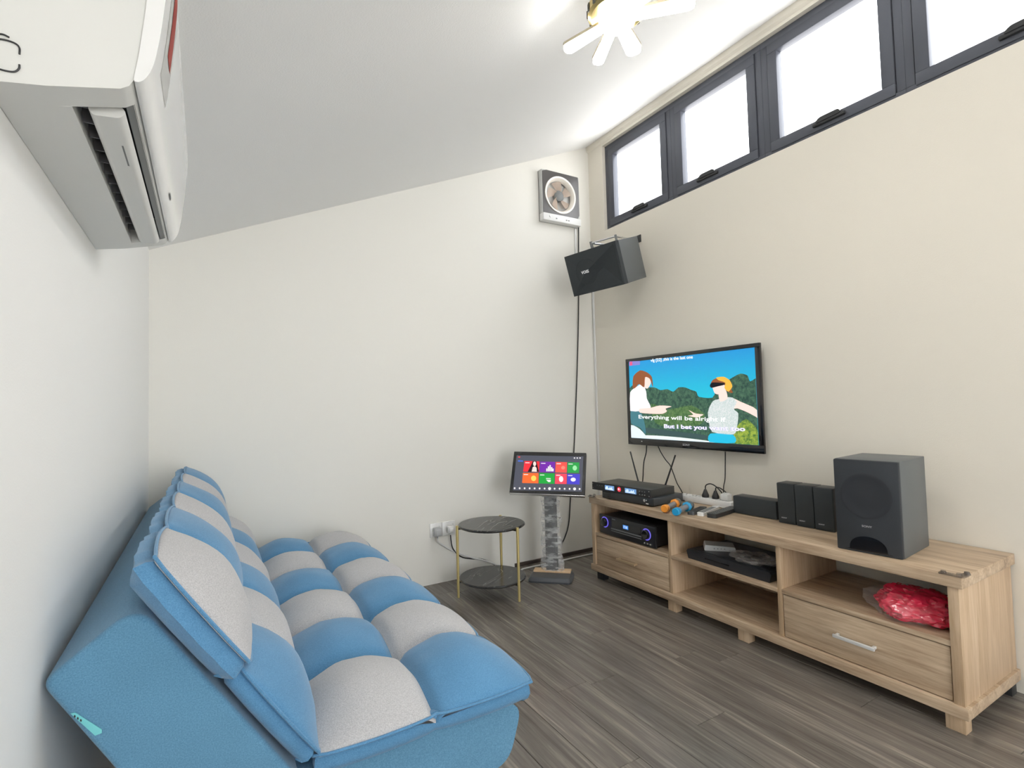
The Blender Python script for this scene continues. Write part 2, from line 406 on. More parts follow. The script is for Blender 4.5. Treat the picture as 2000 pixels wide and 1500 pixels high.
# ================================================================== sofa
SY0, SY1 = 1.15, 2.95
sofa = thing('sofa_bed', 'blue and grey tufted checkerboard sofa bed with reclined back along left wall', 'sofa', (.24, 2.05, 0))
bm = B(); prism(bm, roundpoly([(.02, .20), (.655, .195), (.700, .335), (.60, .352), (.02, .352)], [.03, .05, .05, .02, .02]), 1, SY0+.02, SY1-.02)
for v in bm.verts:   # round the two end faces a little
    pass
link('seat_base', bm, BLUE2, sofa, smooth=50)
# reclined back block
poly = roundpoly([(-.2375, .660), (-.106, .762), (.170, .345), (.145, .300), (-.022, .285)], [.022, .05, .03, .03, .03], 8)
bm = B()
cxm = sum(p[0] for p in poly)/len(poly); czm = sum(p[1] for p in poly)/len(poly)
def ringpoly(inset, y):
    out = []
    n = len(poly)
    for i in range(n):
        p = Vector(poly[i]); t = (Vector(poly[(i+1) % n])-Vector(poly[i-1])).normalized(); nn = Vector((t.y, -t.x))
        if nn.dot(Vector((cxm, czm))-p) < 0: nn = -nn
        q = p+nn*inset; out.append(bm.verts.new((q.x, y, q.y)))
    return out
rings = []
for k in range(6):
    a = k/5*pi/2; rings.append(ringpoly(.012*(1-sin(a)), SY0+.012*(1-cos(a))))
for k in range(5, -1, -1):
    a = k/5*pi/2; rings.append(ringpoly(.012*(1-sin(a)), SY1-.012*(1-cos(a))))
for A, C in zip(rings, rings[1:]):
    for i in range(len(A)): bm.faces.new((A[i], A[(i+1) % len(A)], C[(i+1) % len(A)], C[i]))
bm.faces.new(rings[0][::-1]); bm.faces.new(rings[-1])
link('backrest', bm, BLUE2, sofa, smooth=60)
for (lx, ly) in ((.60, SY0+.12), (.60, SY1-.12), (.08, SY0+.12), (.08, SY1-.12)):
    bm = B(); lathe(bm, [(0, 0), (.018, 0), (.026, .20), (0, .20)], (lx, ly, 0)); link('leg', bm, BLACK, sofa)
for ly in (SY0+.06, SY1-.06):
    bm = B(); prism(bm, roundpoly([(.0, .0), (.03, .0), (.08, .30), (.0, .34), (-.04, .30)], .01), 1, ly, ly+.02); link('hinge_bracket', bm, BLACK, sofa)

def pad(name, O, A, N, u0, u1, ncol, n0, ns, bulge, first_blue, ends=(.0, .0), scal=.014, dip=.014, seed=0, puff=.009):
    """a quilted pad: 6 rows along y, ncol columns along A; n is height along N."""
    O, A, N = Vector(O), Vector(A).normalized(), Vector(N).normalized()
    def P(u, y, n): q = O+A*u+N*n; return Vector((q.x, y, q.z))
    rows = 6; y0, y1 = SY0+ends[0], SY1-ends[1]; dy = (y1-y0)/rows; du = (u1-u0)/ncol
    def scallop(t): return scal*(abs(sin(pi*t))**.55)
    # boxing
    out = []; K = 14
    for c in range(ncol):
        for k in range(K): out.append((u0+du*(c+k/K), y0-scallop(k/K)+.010))
    for r in range(rows):
        for k in range(K): out.append((u1+scallop(k/K)-.010, y0+dy*(r+k/K)))
    for c in range(ncol-1, -1, -1):
        for k in range(K): out.append((u0+du*(c+1-k/K), y1+scallop(k/K)-.010))
    for r in range(rows-1, -1, -1):
        for k in range(K): out.append((u0-scallop(k/K)+.010, y0+dy*(r+1-k/K)))
    um, ym = (u0+u1)/2, (y0+y1)/2
    bm = B(); prof = [(.05, n0), (.012, n0), (-.002, n0+(ns-n0)*.15), (-puff, n0+(ns-n0)*.40), (-puff*.7, n0+(ns-n0)*.72), (.002, ns-.004), (.014, ns-.006), (.05, ns-.016)]
    rr = []
    for ins, n in prof:
        ring = []
        for i, (u, y) in enumerate(out):
            a = out[i-1]; b = out[(i+1) % len(out)]; tx, ty = b[0]-a[0], b[1]-a[1]; l = math.hypot(tx, ty); nx, ny = -ty/l, tx/l
            w = .0035*sin(i*1.9+seed)*sin(i*.43) if ins <= -.008 else 0
            ring.append(bm.verts.new(P(u+nx*(ins+w), y+ny*(ins+w), n)))
        rr.append(ring)
    for a, c in zip(rr, rr[1:]):
        for i in range(len(a)): bm.faces.new((a[i], a[(i+1) % len(a)], c[(i+1) % len(a)], c[i]))
    bm.faces.new(rr[0][::-1]); bm.faces.new(rr[-1])
    body = link(name, bm, BLUE, sofa, smooth=50)
    pl_ = []
    for i, (u, y) in enumerate(out):
        a = out[i-1]; b = out[(i+1) % len(out)]; tx, ty = b[0]-a[0], b[1]-a[1]; l = math.hypot(tx, ty); pl_.append(P(u+ty/l*.0125, y-tx/l*.0125, ns-.002))
    bm = B(); tube(bm, pl_+[pl_[0]], .0034, 6, raw=True); link('piping', bm, BLUE, body)
    # panels
    G = 22
    for c in range(ncol):
        for r in range(rows):
            blue = ((r+c) % 2 == 0) == first_blue
            bm = B(); grid = []
            oe = (c == 0, c == ncol-1, r == 0, r == rows-1)     # outer edges
            ph = random.random()*6
            for i in range(G+1):
                row = []
                for j in range(G+1):
                    # denser near the seams
                    s = .5-.5*cos(pi*i/G); t = .5-.5*cos(pi*j/G)
                    u = u0+du*(c+s); y = y0+dy*(r+t)
                    fs, ft = max(0., 4*s*(1-s)), max(0., 4*t*(1-t))
                    h = .5*fs*ft+.5*(1-(1-fs)*(1-ft))
                    if oe[0] and s < .5: h *= fs**.45
                    if oe[1] and s > .5: h *= fs**.45
                    if oe[2] and t < .5: h *= ft**.45
                    if oe[3] and t > .5: h *= ft**.45
                    n = ns+bulge*h
                    ds, dt = du, dy
                    for e, dd in ((oe[0], s*ds), (oe[1], (1-s)*ds), (oe[2], t*dt), (oe[3], (1-t)*dt)):
                        if not e: n -= dip*math.exp(-(dd/.013)**2)
                    # pushed-out outer edges
                    if oe[0]: u -= scallop(t)*(1-s)**4
                    if oe[1]: u += scallop(t)*s**4
                    if oe[2]: y -= scallop(s)*(1-t)**4
                    if oe[3]: y += scallop(s)*t**4
                    q = P(u, y, 0)
                    n += .006*(noise.noise(q*9+Vector((seed, 0, 0))))*h
                    for e, dd, al in ((1, s*ds, t), (1, (1-s)*ds, t), (1, t*dt, s), (1, (1-t)*dt, s)):
                        n += .0022*h*math.exp(-((dd-.03)/.02)**2)*sin(al*19+ph+dd*30)
                    row.append(bm.verts.new(P(u, y, n)))
                grid.append(row)
            for i in range(G):
                for j in range(G): bm.faces.new((grid[i][j], grid[i+1][j], grid[i+1][j+1], grid[i][j+1]))
            # close underneath
            edge = [grid[i][0] for i in range(G+1)]+[grid[G][j] for j in range(1, G+1)]+[grid[i][G] for i in range(G-1, -1, -1)]+[grid[0][j] for j in range(G-1, 0, -1)]
            low = [bm.verts.new(v.co-Vector((N.x, 0, N.z))*.007+(P(u0+du*(c+.5), y0+dy*(r+.5), 0)-v.co)*0) for v in edge]
            for i in range(len(edge)):
                k = (i+1) % len(edge); bm.faces.new((edge[i], edge[k], low[k], low[i]))
            bm.faces.new(low[::-1])
            link('quilted_panel', bm, BLUE if blue else GREY, body, smooth=75)
    return body
pad('seat_pad', (0, 0, 0), (1, 0, 0), (0, 0, 1), .196, .712, 2, .345, .396, .072, False, dip=.016, seed=1)
BO, BA, BN = (.014, 0, .594), (.56, 0, -.83), (.83, 0, .56)
pad('back_pad', BO, BA, BN, .012, .262, 1, .004, .046, .060, True, dip=.016, seed=2)
pad('headrest_pad', BO, BA, BN, -.250, .008, 1, .004, .064, .060, False, ends=(-.012, -.002), seed=3, puff=.020, dip=.016)
# sewn-in care tag on the end face, near the rear edge
TAG = plain('teal_tag', srgb(120, 208, 212), .6)
def atend(u, v): return at(u, v, 1, SY0-.0015)
bm = B(); flat(bm, [atend(*q) for q in ((138, 1393), (147, 1391), (199, 1424), (199, 1431), (186, 1436))], Vector((0, -1, 0)), .0015)
tg = link('fabric_tag', bm, TAG, sofa, label='small teal fabric tag')
for k, (u, v) in enumerate(((145, 1396), (151, 1400), (157, 1404))):
    bm = B(); flat(bm, [at(u+a, v+b, 1, SY0-.0034) for a, b in ((0, 0), (3, 2), (2, 6), (-1, 4))], Vector((0, -1, 0)), .0003); link('print_mark', bm, BLACK, tg)

# ================================================================== media cabinet
cab = thing('media_cabinet', 'long light oak television cabinet with two drawers and open shelves', 'cabinet', ((CX+R)/2, (CY0+CY1)/2, 0))
CT = .505
XB = R-.008                          # back of cabinet
PB, PT = .052, .090                  # plinth
SH0, SH1 = .271, .289                # shelf
Y1, Y2 = 1.956, 1.353                # dividers (centre)
bx('top_board', CX-.004, R-.004, CY0-.012, CY1+.012, CT-.038, CT, OAK, cab, .002)
bx('bottom_board', CX-.006, XB, CY0-.01, CY1+.01, PB, PT, OAK, cab, .002)
bx('side_panel', CX+.002, XB, CY1-.030, CY1, PT, CT-.038, OAKV, cab, .001)
bx('side_panel', CX+.002, XB, CY0, CY0+.030, PT, CT-.038, OAKV, cab, .001)
for yy in (Y1, Y2): bx('divider', CX+.006, XB-.02, yy-.010, yy+.010, PT, CT-.038, OAKV, cab, .001)
for a, b in ((Y1+.010, CY1-.030), (Y2+.010, Y1-.010), (CY0+.030, Y2-.010)):
    bx('shelf', CX+.004, XB-.02, a, b, SH0, SH1, OAK, cab, .001)
bx('back_panel', XB-.018, XB-.006, CY0+.03, CY1-.03, PT, SH0, OAK, cab)
bx('back_rail', XB-.018, XB-.006, CY0+.03, CY1-.03, CT-.06, CT-.038, OAK, cab)
for yy, xx in ((CY1-.045, CX+.02), (CY1-.045, XB-.05), (1.953, CX+.004), (1.537, CX+.004), (1.953, XB-.05), (1.537, XB-.05), (CY0+.03, CX+.006), (CY0+.03, XB-.05)):
    bx('leg', xx, xx+.045, yy-.027, yy+.027, 0, PB, BLACK if yy > 2.3 or (xx > 2.3 and yy < 1) else OAKV, cab, .001)
def drawer(a, b, hmat, hya, hyb, hz):
    d = bx('drawer', CX+.008, CX+.026, a+.004, b-.004, PT+.004, SH0-.004, OAK, cab, .001)
    bm = B(); box(bm, CX-.020, CX-.010, hya, hyb, hz-.006, hz+.006, .0015)
    box(bm, CX-.012, CX+.009, hya+.004, hya+.014, hz-.005, hz+.005, .001); box(bm, CX-.012, CX+.009, hyb-.014, hyb-.004, hz-.005, hz+.005, .001)
    link('handle', bm, hmat, d, label='bar handle')
    # box behind the drawer front
    bm = B(); box(bm, CX+.026, XB-.04, a+.012, a+.024, PT+.012, SH0-.03); box(bm, CX+.026, XB-.04, b-.024, b-.012, PT+.012, SH0-.03); box(bm, CX+.026, XB-.04, a+.012, b-.012, PT+.006, PT+.014)
    link('drawer_box', bm, OAK, d)
drawer(Y1+.010, CY1-.030, plain('beige_metal', srgb(196, 172, 138), .35, metal=.4), 2.200, 2.350, .177)
drawer(CY0+.030, Y2-.010, plain('satin_silver', (.78, .78, .77), .3, metal=.25), .985, 1.130, .180)
def bumper(y, s, label):
    bm = B()
    pl = roundpoly([(CX-.012, y), (CX-.012, y-s*.062), (CX+.008, y-s*.062), (CX+.014, y-s*.016), (CX+.052, y-s*.010), (CX+.052, y+s*.006), (CX-.004, y+s*.006)], .006)
    prism(bm, pl, 2, CT+.0005, CT+.005)
    for (ax, ay) in ((CX-.002, y-s*.05), (CX+.04, y-s*.002), (CX+.002, y-s*.01)): lathe(bm, [(0, .008), (.007, .0075), (.009, .0)], (ax, ay, CT+.004), seg=12)
    o = link('corner_bumper', bm, film('smoky_plastic_%d' % int(y*10), (.10, .08, .07), .75, .1)); tag(o, label, 'corner guard', 'corner guards on the cabinet')
bumper(CY0-.014, -1, 'smoky plastic corner guard on the near right corner of the cabinet top')
bumper(CY1+.014, 1, 'smoky plastic corner guard on the far left corner of the cabinet top')

# ------------------------------------------------------------------ helpers for boxes standing on something: local x right, y back, z up
def OM(loc, yaw): return Matrix.Translation(Vector(loc)) @ Matrix.Rotation(yaw, 4, 'Z')
# yaw such that local -y (front) points into the room (-x): local x -> world -y
RIGHT = -pi/2
MARKW = emit('white_print', (.8, .8, .8), .25)

# subwoofer
SW, SD, SHH = .216, .285, .349
Ms = OM((2.135, 1.016, CT), RIGHT+.10)
sub = thing('subwoofer', 'large black box subwoofer with round driver on the cabinet top', 'speaker', Ms @ Vector((0, SD/2, 0)), RIGHT+.10)
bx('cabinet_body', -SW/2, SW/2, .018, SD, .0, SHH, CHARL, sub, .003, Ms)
bm = B(); 
arch = [(-SW/2, .0), (SW/2, .0), (SW/2, SHH), (-SW/2, SHH)]
box(bm, -SW/2, SW/2, 0, .017, .0, SHH, .006, Ms); link('front_baffle', bm, plain('subwoofer_cloth', srgb(50, 54, 59), .7, bump=.4, bscale=800), sub)
bm = B(); lathe(bm, [(.082, .0), (.085, .002), (.078, .003), (.070, .001), (.045, .0006), (.030, .0018), (0, .0026)], Ms @ Vector((.0, -.0002, .215)), Ms.to_3x3() @ Vector((0, -1, 0)), 40)
link('driver_cone', bm, plain('driver_dark', srgb(43, 46, 51), .6), sub)
bm = B(); pts = []
for k in range(17):
    a = pi*k/16; pts.append(Ms @ Vector((.062*cos(a)+.0, -.0006, .012+.052*sin(a)**.8)))
pts += [Ms @ Vector((-.08, -.0006, .008)), Ms @ Vector((.08, -.0006, .008))]
flat(bm, pts, Ms.to_3x3() @ Vector((0, -1, 0)), .0012); link('bass_port', bm, BLACKG, sub)
text('logo', 'SONY', Ms @ Vector((-.018, -.0007, .098)), Ms.to_3x3() @ Vector((1, 0, 0)), (0, 0, 1), .034, MARKW, sub, .0075, bold=.02)
for sx in (-1, 1):
    for sy in (.04, SD-.04):
        pass
# three satellites
def satellite(yc, xf, lab):
    M_ = OM((xf, yc, CT), RIGHT+.05); w, d, h = .082, .088, .190
    t = thing('satellite_speaker', lab, 'speaker', M_ @ Vector((0, d/2, 0)), RIGHT+.05, 'small upright speakers on the cabinet top')
    bx('speaker_body', -w/2, w/2, .010, d, 0, h, BLACK, t, .004, M_)
    bm = B(); box(bm, -w/2, w/2, 0, .012, .0, h, .005, M_)
    for v in bm.verts:      # convex, tapering grille
        q = M_.inverted() @ v.co
        if q.z < .03: q.y += (.03-q.z)*.25
        v.co = M_ @ q
    link('grille', bm, GRILLE, t)
    bm = B(); lathe(bm, [(.026, .0), (.028, .0012), (.024, .0016), (.012, .001), (0, .002)], M_ @ Vector((0, 0, .125)), M_.to_3x3() @ Vector((0, -1, 0)), 24); link('driver_cone', bm, GRILLE, t)
    text('logo', 'SONY', M_ @ Vector((-.022, .0005, .026)), M_.to_3x3() @ Vector((1, 0, 0)), (0, 0, 1), .026, MARKW, t, .005, bold=.02)
satellite(1.462, 2.342, 'leftmost of the three small black upright speakers in a row')
satellite(1.376, 2.342, 'middle of the three small black upright speakers in a row')
satellite(1.290, 2.342, 'small black upright speaker right beside the subwoofer')
# centre speaker
Mc = OM((2.372, 1.648, CT), RIGHT+.05)
ce = thing('centre_speaker', 'low horizontal black speaker lying between the remotes and upright speakers', 'speaker', Mc @ Vector((0, .04, 0)), RIGHT+.05)
bx('speaker_body', -.116, .116, .010, .085, 0, .090, BLACK, ce, .004, Mc)
bx('grille', -.116, .116, 0, .012, .002, .090, GRILLE, ce, .005, Mc)

# lower set-top box and wireless microphone receiver on it
Ml = OM((2.128, 2.306, CT), RIGHT+.09)
lb = thing('disc_player', 'flat black disc player under the wireless microphone receiver', 'player', Ml @ Vector((0, .13, 0)), RIGHT+.09)
bm = B(); box(bm, -.195, .195, .004, .27, .006, .047, .003, Ml); body = link('case', bm, CHAR, lb)
bx('front_panel', -.195, .195, .0, .006, .006, .047, plain('dark_gloss_grey', srgb(52, 54, 56), .2), lb, .001, Ml)
bx('display', -.185, -.125, -.0008, .001, .014, .040, BLACKG, lb, 0, Ml)
bm = B(); 
for px_, pz_, rr in ((.135, .031, .008), (.150, .033, .004)): lathe(bm, [(rr, 0), (rr, .002), (0, .003)], Ml @ Vector((px_, 0, pz_)), Ml.to_3x3() @ Vector((0, -1, 0)), 14)
link('button', bm, CHROME, lb)
bx('usb_port', .145, .163, -.001, .001, .012, .018, WHITE, lb, 0, Ml)
for fx in (-.16, .16):
    for fy in (.03, .23):
        bm = B(); lathe(bm, [(0, 0), (.012, 0), (.012, .007), (0, .007)], Ml @ Vector((fx, fy, 0)), seg=14); link('foot', bm, BLACK, lb)
Mr = OM((2.128, 2.345, CT+.0475), RIGHT+.10)
rc = thing('microphone_receiver', 'black rack microphone receiver with two antennas and blue displays', 'receiver', Mr @ Vector((0, .12, 0)), RIGHT+.10)
bx('case', -.215, .215, .004, .215, .0015, .046, plain('dark_painted_steel', srgb(62, 62, 60), .4, bump=.1, bscale=600), rc, .0015, Mr)
fp = bx('front_panel', -.240, .215, -.004, .004, .0, .047, BLACK, rc, .001, Mr)
LCD = emit('blue_lcd', (.25, .50, .95), .55); LCDB = emit('lcd_bars', (.75, .88, 1.0), 1.0); RED = emit('red_led', (.9, .05, .08), 1.0)
nrm = Mr.to_3x3() @ Vector((0, -1, 0))
for xa, xb in ((-.130, -.055), (.030, .115)):
    d_ = bx('lcd_display', xa, xb, -.0050, -.0040, .010, .038, LCD, fp, 0, Mr)
    bm = B(); hs = [.7, 1, .9, .35, .5, .8, .6, .9, .3]
    for k, h in enumerate(hs):
        xx = xa+.006+(xb-xa-.012)*k/len(hs); box(bm, xx, xx+.005, -.0056, -.0050, .013, .013+.020*h, 0, Mr)
    link('lcd_bars', bm, LCDB, d_)
bm = B(); lathe(bm, [(.014, 0), (.014, .001), (0, .001)], Mr @ Vector((-.015, -.004, .024)), nrm, 24); k_ = link('round_badge', bm, RED, fp)
bm = B(); lathe(bm, [(.006, 0), (.006, .0006), (0, .0006)], Mr @ Vector((-.017, -.0052, .025)), nrm, 16); link('badge_mark', bm, emit('badge_white', (.9, .8, .85), .8), k_)
for kx in (.140, .158, .176):
    for kz in (.013, .031):
        bm = B(); lathe(bm, [(.0035, 0), (.0035, .002), (0, .002)], Mr @ Vector((kx, -.004, kz)), nrm, 10); link('button', bm, GREYD, fp)
for kx in (-.232, .207):
    for kz in (.010, .037):
        bm = B(); lathe(bm, [(.003, 0), (.003, .0012), (0, .0012)], Mr @ Vector((kx, -.004, kz)), nrm, 10); link('rack_screw', bm, CHROME, fp)
for kx in (-.20, -.18, -.16):
    bx('indicator_mark', kx, kx+.010, -.0046, -.004, .028, .031, GREYD, fp, 0, Mr)
def antenna(bpx, tpx, bx_, tx_):
    a = at(*bpx, 0, bx_); b = at(*tpx, 0, tx_); a.z = max(a.z, CT+.07)
    bm = B(); cyl(bm, a, a.lerp(b, .9), .0052, .0042, 12); cyl(bm, a.lerp(b, .9), b, .0050, .0044, 12)
    base = a-(b-a).normalized()*.02; cyl(bm, base, a, .0060, .0060, 12)
    return link('antenna', bm, BLACK, rc)
antenna((1246, 938), (1231, 882), 2.352, 2.36); antenna((1300, 946), (1319, 889), 2.352, 2.36)
for k in range(4):
    bm = B(); cyl(bm, Mr @ Vector((-.02+k*.045, .213, .022)), Mr @ Vector((-.02+k*.045, .235, .022)), .007, .006, 12); link('rear_plug', bm, BLACK, rc)

# two microphones
def microphone(pa, pb, col, lab):
    a = at(*pa, 2, CT+.024); b = at(*pb, 2, CT+.024); ax = (b-a).normalized(); Ln = .215
    cm = plain('%s_plastic' % lab.split()[0], col, .35); t = thing('microphone', lab, 'microphone', ((a+ax*Ln/2).x, (a+ax*Ln/2).y, CT), 0, 'wireless karaoke microphones')
    sh = plain('%s_handle_grey' % lab.split()[0], srgb(150, 150, 154), .35, metal=.3)
    bm = B(); lathe(bm, [(0, 0), (.0165, .0), (.020, .004), (.0205, .026), (.017, .040), (0, .040)], a, ax, 20); link('end_cap', bm, cm, t, label='rubber end cap')
    bm = B(); lathe(bm, [(0, .038), (.0135, .038), (.0150, .150), (0, .150)], a, ax, 20); link('handle', bm, sh, t)
    bm = B(); lathe(bm, [(0, .146), (.019, .147), (.0265, .153), (.0265, .165), (.019, .170), (0, .170)], a, ax, 8); link('anti_roll_ring', bm, cm, t, label='angular rubber ring')
    bm = B(); lathe(bm, [(0, .168), (.019, .169), (.0245, .185), (.0245, .200), (.019, .216), (.009, .223), (0, .224)], a, ax, 22); link('mesh_head', bm, plain('%s_mesh' % lab.split()[0], srgb(150, 152, 150), .35, metal=.8, bump=.8, bscale=900), t)
microphone((1297, 994), (1352, 968), srgb(250, 160, 60), 'orange-capped wireless microphone lying next to the receiver')
microphone((1319, 1000), (1374, 975), srgb(40, 160, 215), 'blue-capped wireless microphone lying beside the orange one')

# power strip with plugs
ps0 = at(1322, 967, 2, CT+.02); ps1 = at(1412, 990, 2, CT+.02)
dx = (ps1-ps0); yawp = math.atan2(dx.y, dx.x); Lp = .36
Mp = OM((2.455, 2.008, CT), RIGHT+.06)
ps = thing('power_strip', 'white power strip with black plugs on the cabinet by the wall', 'power strip', Mp.translation, RIGHT+.06)
bx('strip_body', -.18, .18, -.03, .03, 0, .034, WHITE, ps, .006, Mp)
for k in range(5):
    sx = -.135+k*.066
    so = bx('socket', sx-.026, sx+.026, -.024, .024, .034, .0365, plain('socket_white_%d' % k, (.8, .8, .79), .4), ps, .003, Mp)
    for (hx, hy) in ((0, .012), (-.01, -.008), (.01, -.008)): bx('socket_slot', sx+hx-.003, sx+hx+.003, hy-.004, hy+.004, .0364, .0370, BLACK, so, 0, Mp)
def plug(sx, cablepts, lab):
    t = thing('power_plug', lab, 'plug', Mp @ Vector((sx, 0, .037)), 0, 'black plugs in the power strip')
    bm = B(); lathe(bm, [(0, 0), (.019, 0), (.020, .012), (.013, .028), (.007, .044), (0, .045)], Mp @ Vector((sx, 0, .0372)), Vector((0, 0, 1)), 16); link('plug_body', bm, BLACK, t)
    bm = B(); tube(bm, [Mp @ Vector((sx, 0, .078))]+[Mp @ Vector(c) for c in cablepts], .0032); link('cord', bm, CABLE, t)
plug(.00, [(.006, .0, .105), (.035, .006, .115), (.065, .02, .095), (.09, .042, .05), (.10, .048, .006)], 'left black plug standing in the white power strip')
plug(.065, [(.072, .0, .10), (.10, .006, .095), (.125, .03, .06), (.135, .048, .006)], 'right black plug standing in the white power strip')
wp = thing('white_adapter', 'white plug adapter at the right end of the power strip', 'adapter', Mp @ Vector((.131, 0, .037)))
bx('adapter_body', .108, .154, -.022, .022, .0372, .072, WHITE, wp, .005, Mp)
bx('adapter_ridge', .116, .146, -.014, .014, .072, .078, WHITEG, wp, .003, Mp)
# white loose cable loop in front of the strip
bm = B(); tube(bm, [Mp @ Vector(c) for c in ((.10, -.034, .005), (.15, -.05, .006), (.20, -.035, .006), (.215, .0, .006), (.19, .018, .006))], .004); o = link('extension_cable', bm, CABLEW); tag(o, 'short white cord curling around the end of the power strip', 'cable')
bm = B(); tube(bm, [Mp @ Vector(c) for c in ((-.12, -.034, .0045), (-.16, -.05, .0045), (-.20, -.036, .0045), (-.205, .0, .006), (-.183, .0, .012))], .0042); o = link('extension_cable', bm, CABLE); tag(o, 'black cord looping from the power strip behind the microphones', 'cable')

# remotes
def remote(pa, pb, w, th, mat, lab, btn, z=0.):
    a = at(*pa, 2, CT+z+th/2); b = at(*pb, 2, CT+z+th/2); d = b-a; ln = d.length; M_ = Matrix.Translation((a.x, a.y, CT+z+.0004)) @ Matrix.Rotation(math.atan2(d.y, d.x), 4, 'Z')
    t = thing('remote_control', lab, 'remote', M_ @ Vector((ln/2, 0, 0)), math.atan2(d.y, d.x), 'remote controls on the cabinet')
    bm = B(); prism(bm, roundpoly([(0, -w/2), (ln, -w/2), (ln, w/2), (0, w/2)], w*.3), 2, 0, th)
    bmesh.ops.transform(bm, matrix=M_, verts=bm.verts); body = link('remote_case', bm, mat, t)
    nx = int((ln-.04)/.017)
    for i in range(nx):
        for j in (-1, 0, 1):
            x_ = .02+i*.017; y_ = j*w*.27; bx('button', x_, x_+.009, y_-.0045, y_+.0045, th, th+.0015, btn, body, .0006, M_, seg=1)
remote((1388, 1008), (1436, 993), .050, .020, BLACK, 'large black remote control lying nearest the centre speaker', GREYD)
remote((1367, 1005), (1400, 991), .036, .016, WHITE, 'white remote control lying between two black ones', GREYD)
remote((1348, 1003), (1375, 992), .036, .016, CHAR, 'dark grey remote control lying beside the blue microphone', BLACK)

# amplifier
Ma = OM((CX+.012, 2.292, SH1), RIGHT)
am = thing('karaoke_amplifier', 'black amplifier with two glowing blue knobs on the left shelf', 'amplifier', Ma @ Vector((0, .15, 0)), RIGHT)
bx('case', -.215, .215, .012, .32, .008, .118, BLACK, am, .002, Ma)
fpa = bx('front_panel', -.232, .232, 0, .012, .006, .120, plain('satin_black', (.02, .02, .022), .3), am, .002, Ma)
RING = emit('violet_ring', (.20, .16, .85), .8); LEDW = emit('white_led', (.9, .85, 1), 1.0)
for kx, kz in ((-.180, .078), (.168, .072)):
    bm = B(); lathe(bm, [(0, .0), (.027, .0), (.026, .016), (.021, .019), (0, .017)], Ma @ Vector((kx, 0, kz)), Ma.to_3x3() @ Vector((0, -1, 0)), 32); kn = link('volume_knob', bm, BLACKG, fpa)
    bm = B()
    c_ = Ma @ Vector((kx, -.004, kz)); ring = []
    tube(bm, [c_+Ma.to_3x3() @ Vector((.030*cos(2*pi*k/32), 0, .030*sin(2*pi*k/32))) for k in range(33)], .0026, 6, raw=True); link('light_ring', bm, RING, kn, label='glowing violet ring')
    bm = B(); lathe(bm, [(.004, 0), (.004, .002), (0, .003)], Ma @ Vector((kx-.024, -.010, kz-.010)), Ma.to_3x3() @ Vector((0, -1, 0)), 10); link('knob_led', bm, LEDW, kn)
ds = bx('display_window', -.120, .120, -.001, .001, .058, .100, BLACKG, fpa, 0, Ma)
bx('lit_digits_panel', -.022, .022, -.0018, -.001, .068, .090, emit('blue_digits', (.05, .25, .75), .8), ds, 0, Ma)
text('digits', 'F38', Ma @ Vector((-.015, -.0018, .072)), Ma.to_3x3() @ Vector((1, 0, 0)), (0, 0, 1), .030, LCDB, ds, .014)
bx('trim_bar', -.125, .125, -.004, .001, .046, .053, GREYD, fpa, .001, Ma)
bx('trim_bar', -.125, .125, -.003, .001, .034, .038, GREYD, fpa, .001, Ma)
bx('logo_mark', -.118, -.088, -.0006, .001, .104, .109, GREYD, fpa, 0, Ma)
for k in range(3):
    bm = B(); lathe(bm, [(.0055, 0), (.0050, .008), (0, .009)], Ma @ Vector((.155+k*.022, 0, .022)), Ma.to_3x3() @ Vector((0, -1, 0)), 12); link('small_knob', bm, CHROME, fpa)
for fx in (-.18, .18):
    for fy in (.04, .28):
        bm = B(); lathe(bm, [(0, 0), (.015, 0), (.015, .009), (0, .009)], Ma @ Vector((fx, fy, 0)), seg=14); link('foot', bm, BLACK, am)

# black unit, modem and bagged parts in the middle compartment
Mb = OM((CX+.035, 1.640, SH1), RIGHT-.02)
ub = thing('cable_box', 'wide black media box on the middle shelf', 'media box', Mb @ Vector((0, .15, 0)), RIGHT-.02)
bm = B(); prism(bm, [(-.225, 0), (.225, 0), (.235, .036), (.228, .046), (-.228, .046), (-.235, .036)], 1, .0, .30)
bmesh.ops.transform(bm, matrix=Mb, verts=bm.verts); link('case', bm, plain('matt_black', (.022, .023, .027), .38), ub)
bx('top_ridge', -.20, .20, .02, .28, .046, .049, plain('matt_black_top', (.028, .03, .035), .33), ub, .001, Mb)
bx('front_slot', -.12, .02, -.001, .001, .02, .026, BLACKG, ub, 0, Mb)
Mm = OM((2.245, 1.765, SH1+.0495), RIGHT+.75)
mo = thing('white_modem', 'small pale grey modem lying on the black media box', 'modem', Mm.translation, RIGHT+.75)
bm = B(); prism(bm, roundpoly([(-.075, 0), (.075, 0), (.070, .022), (-.07, .028)], .006), 1, -.045, .045); bmesh.ops.transform(bm, matrix=Mm, verts=bm.verts); link('case', bm, GREYP, mo)
for k in range(4): bx('indicator_light', -.03+k*.016, -.024+k*.016, -.0462, -.0448, .010, .014, GREYD, mo, 0, Mm)
def crumple(c, sx, sy, sz, seed, amp=.25, sub=4, fr=3.0, flatb=True):
    bm = B(); bmesh.ops.create_icosphere(bm, subdivisions=sub, radius=1.0)
    for v in bm.verts:
        d = v.co.normalized(); n1 = noise.noise(d*fr*.6+Vector((seed, 1, 2)))
        n2 = abs(noise.noise(d*fr*1.5+Vector((seed*2, 3, 7))))
        n3 = abs(noise.noise(d*fr*3.4+Vector((seed*3, 5, 1))))
        r = 1+amp*(n1*.9-n2*.9-n3*.45)
        p = Vector((d.x*sx*r, d.y*sy*r, d.z*sz*r+sz*.72))
        if flatb: p.z = max(p.z, 0.0)
        v.co = Vector(c)+p
    return bm
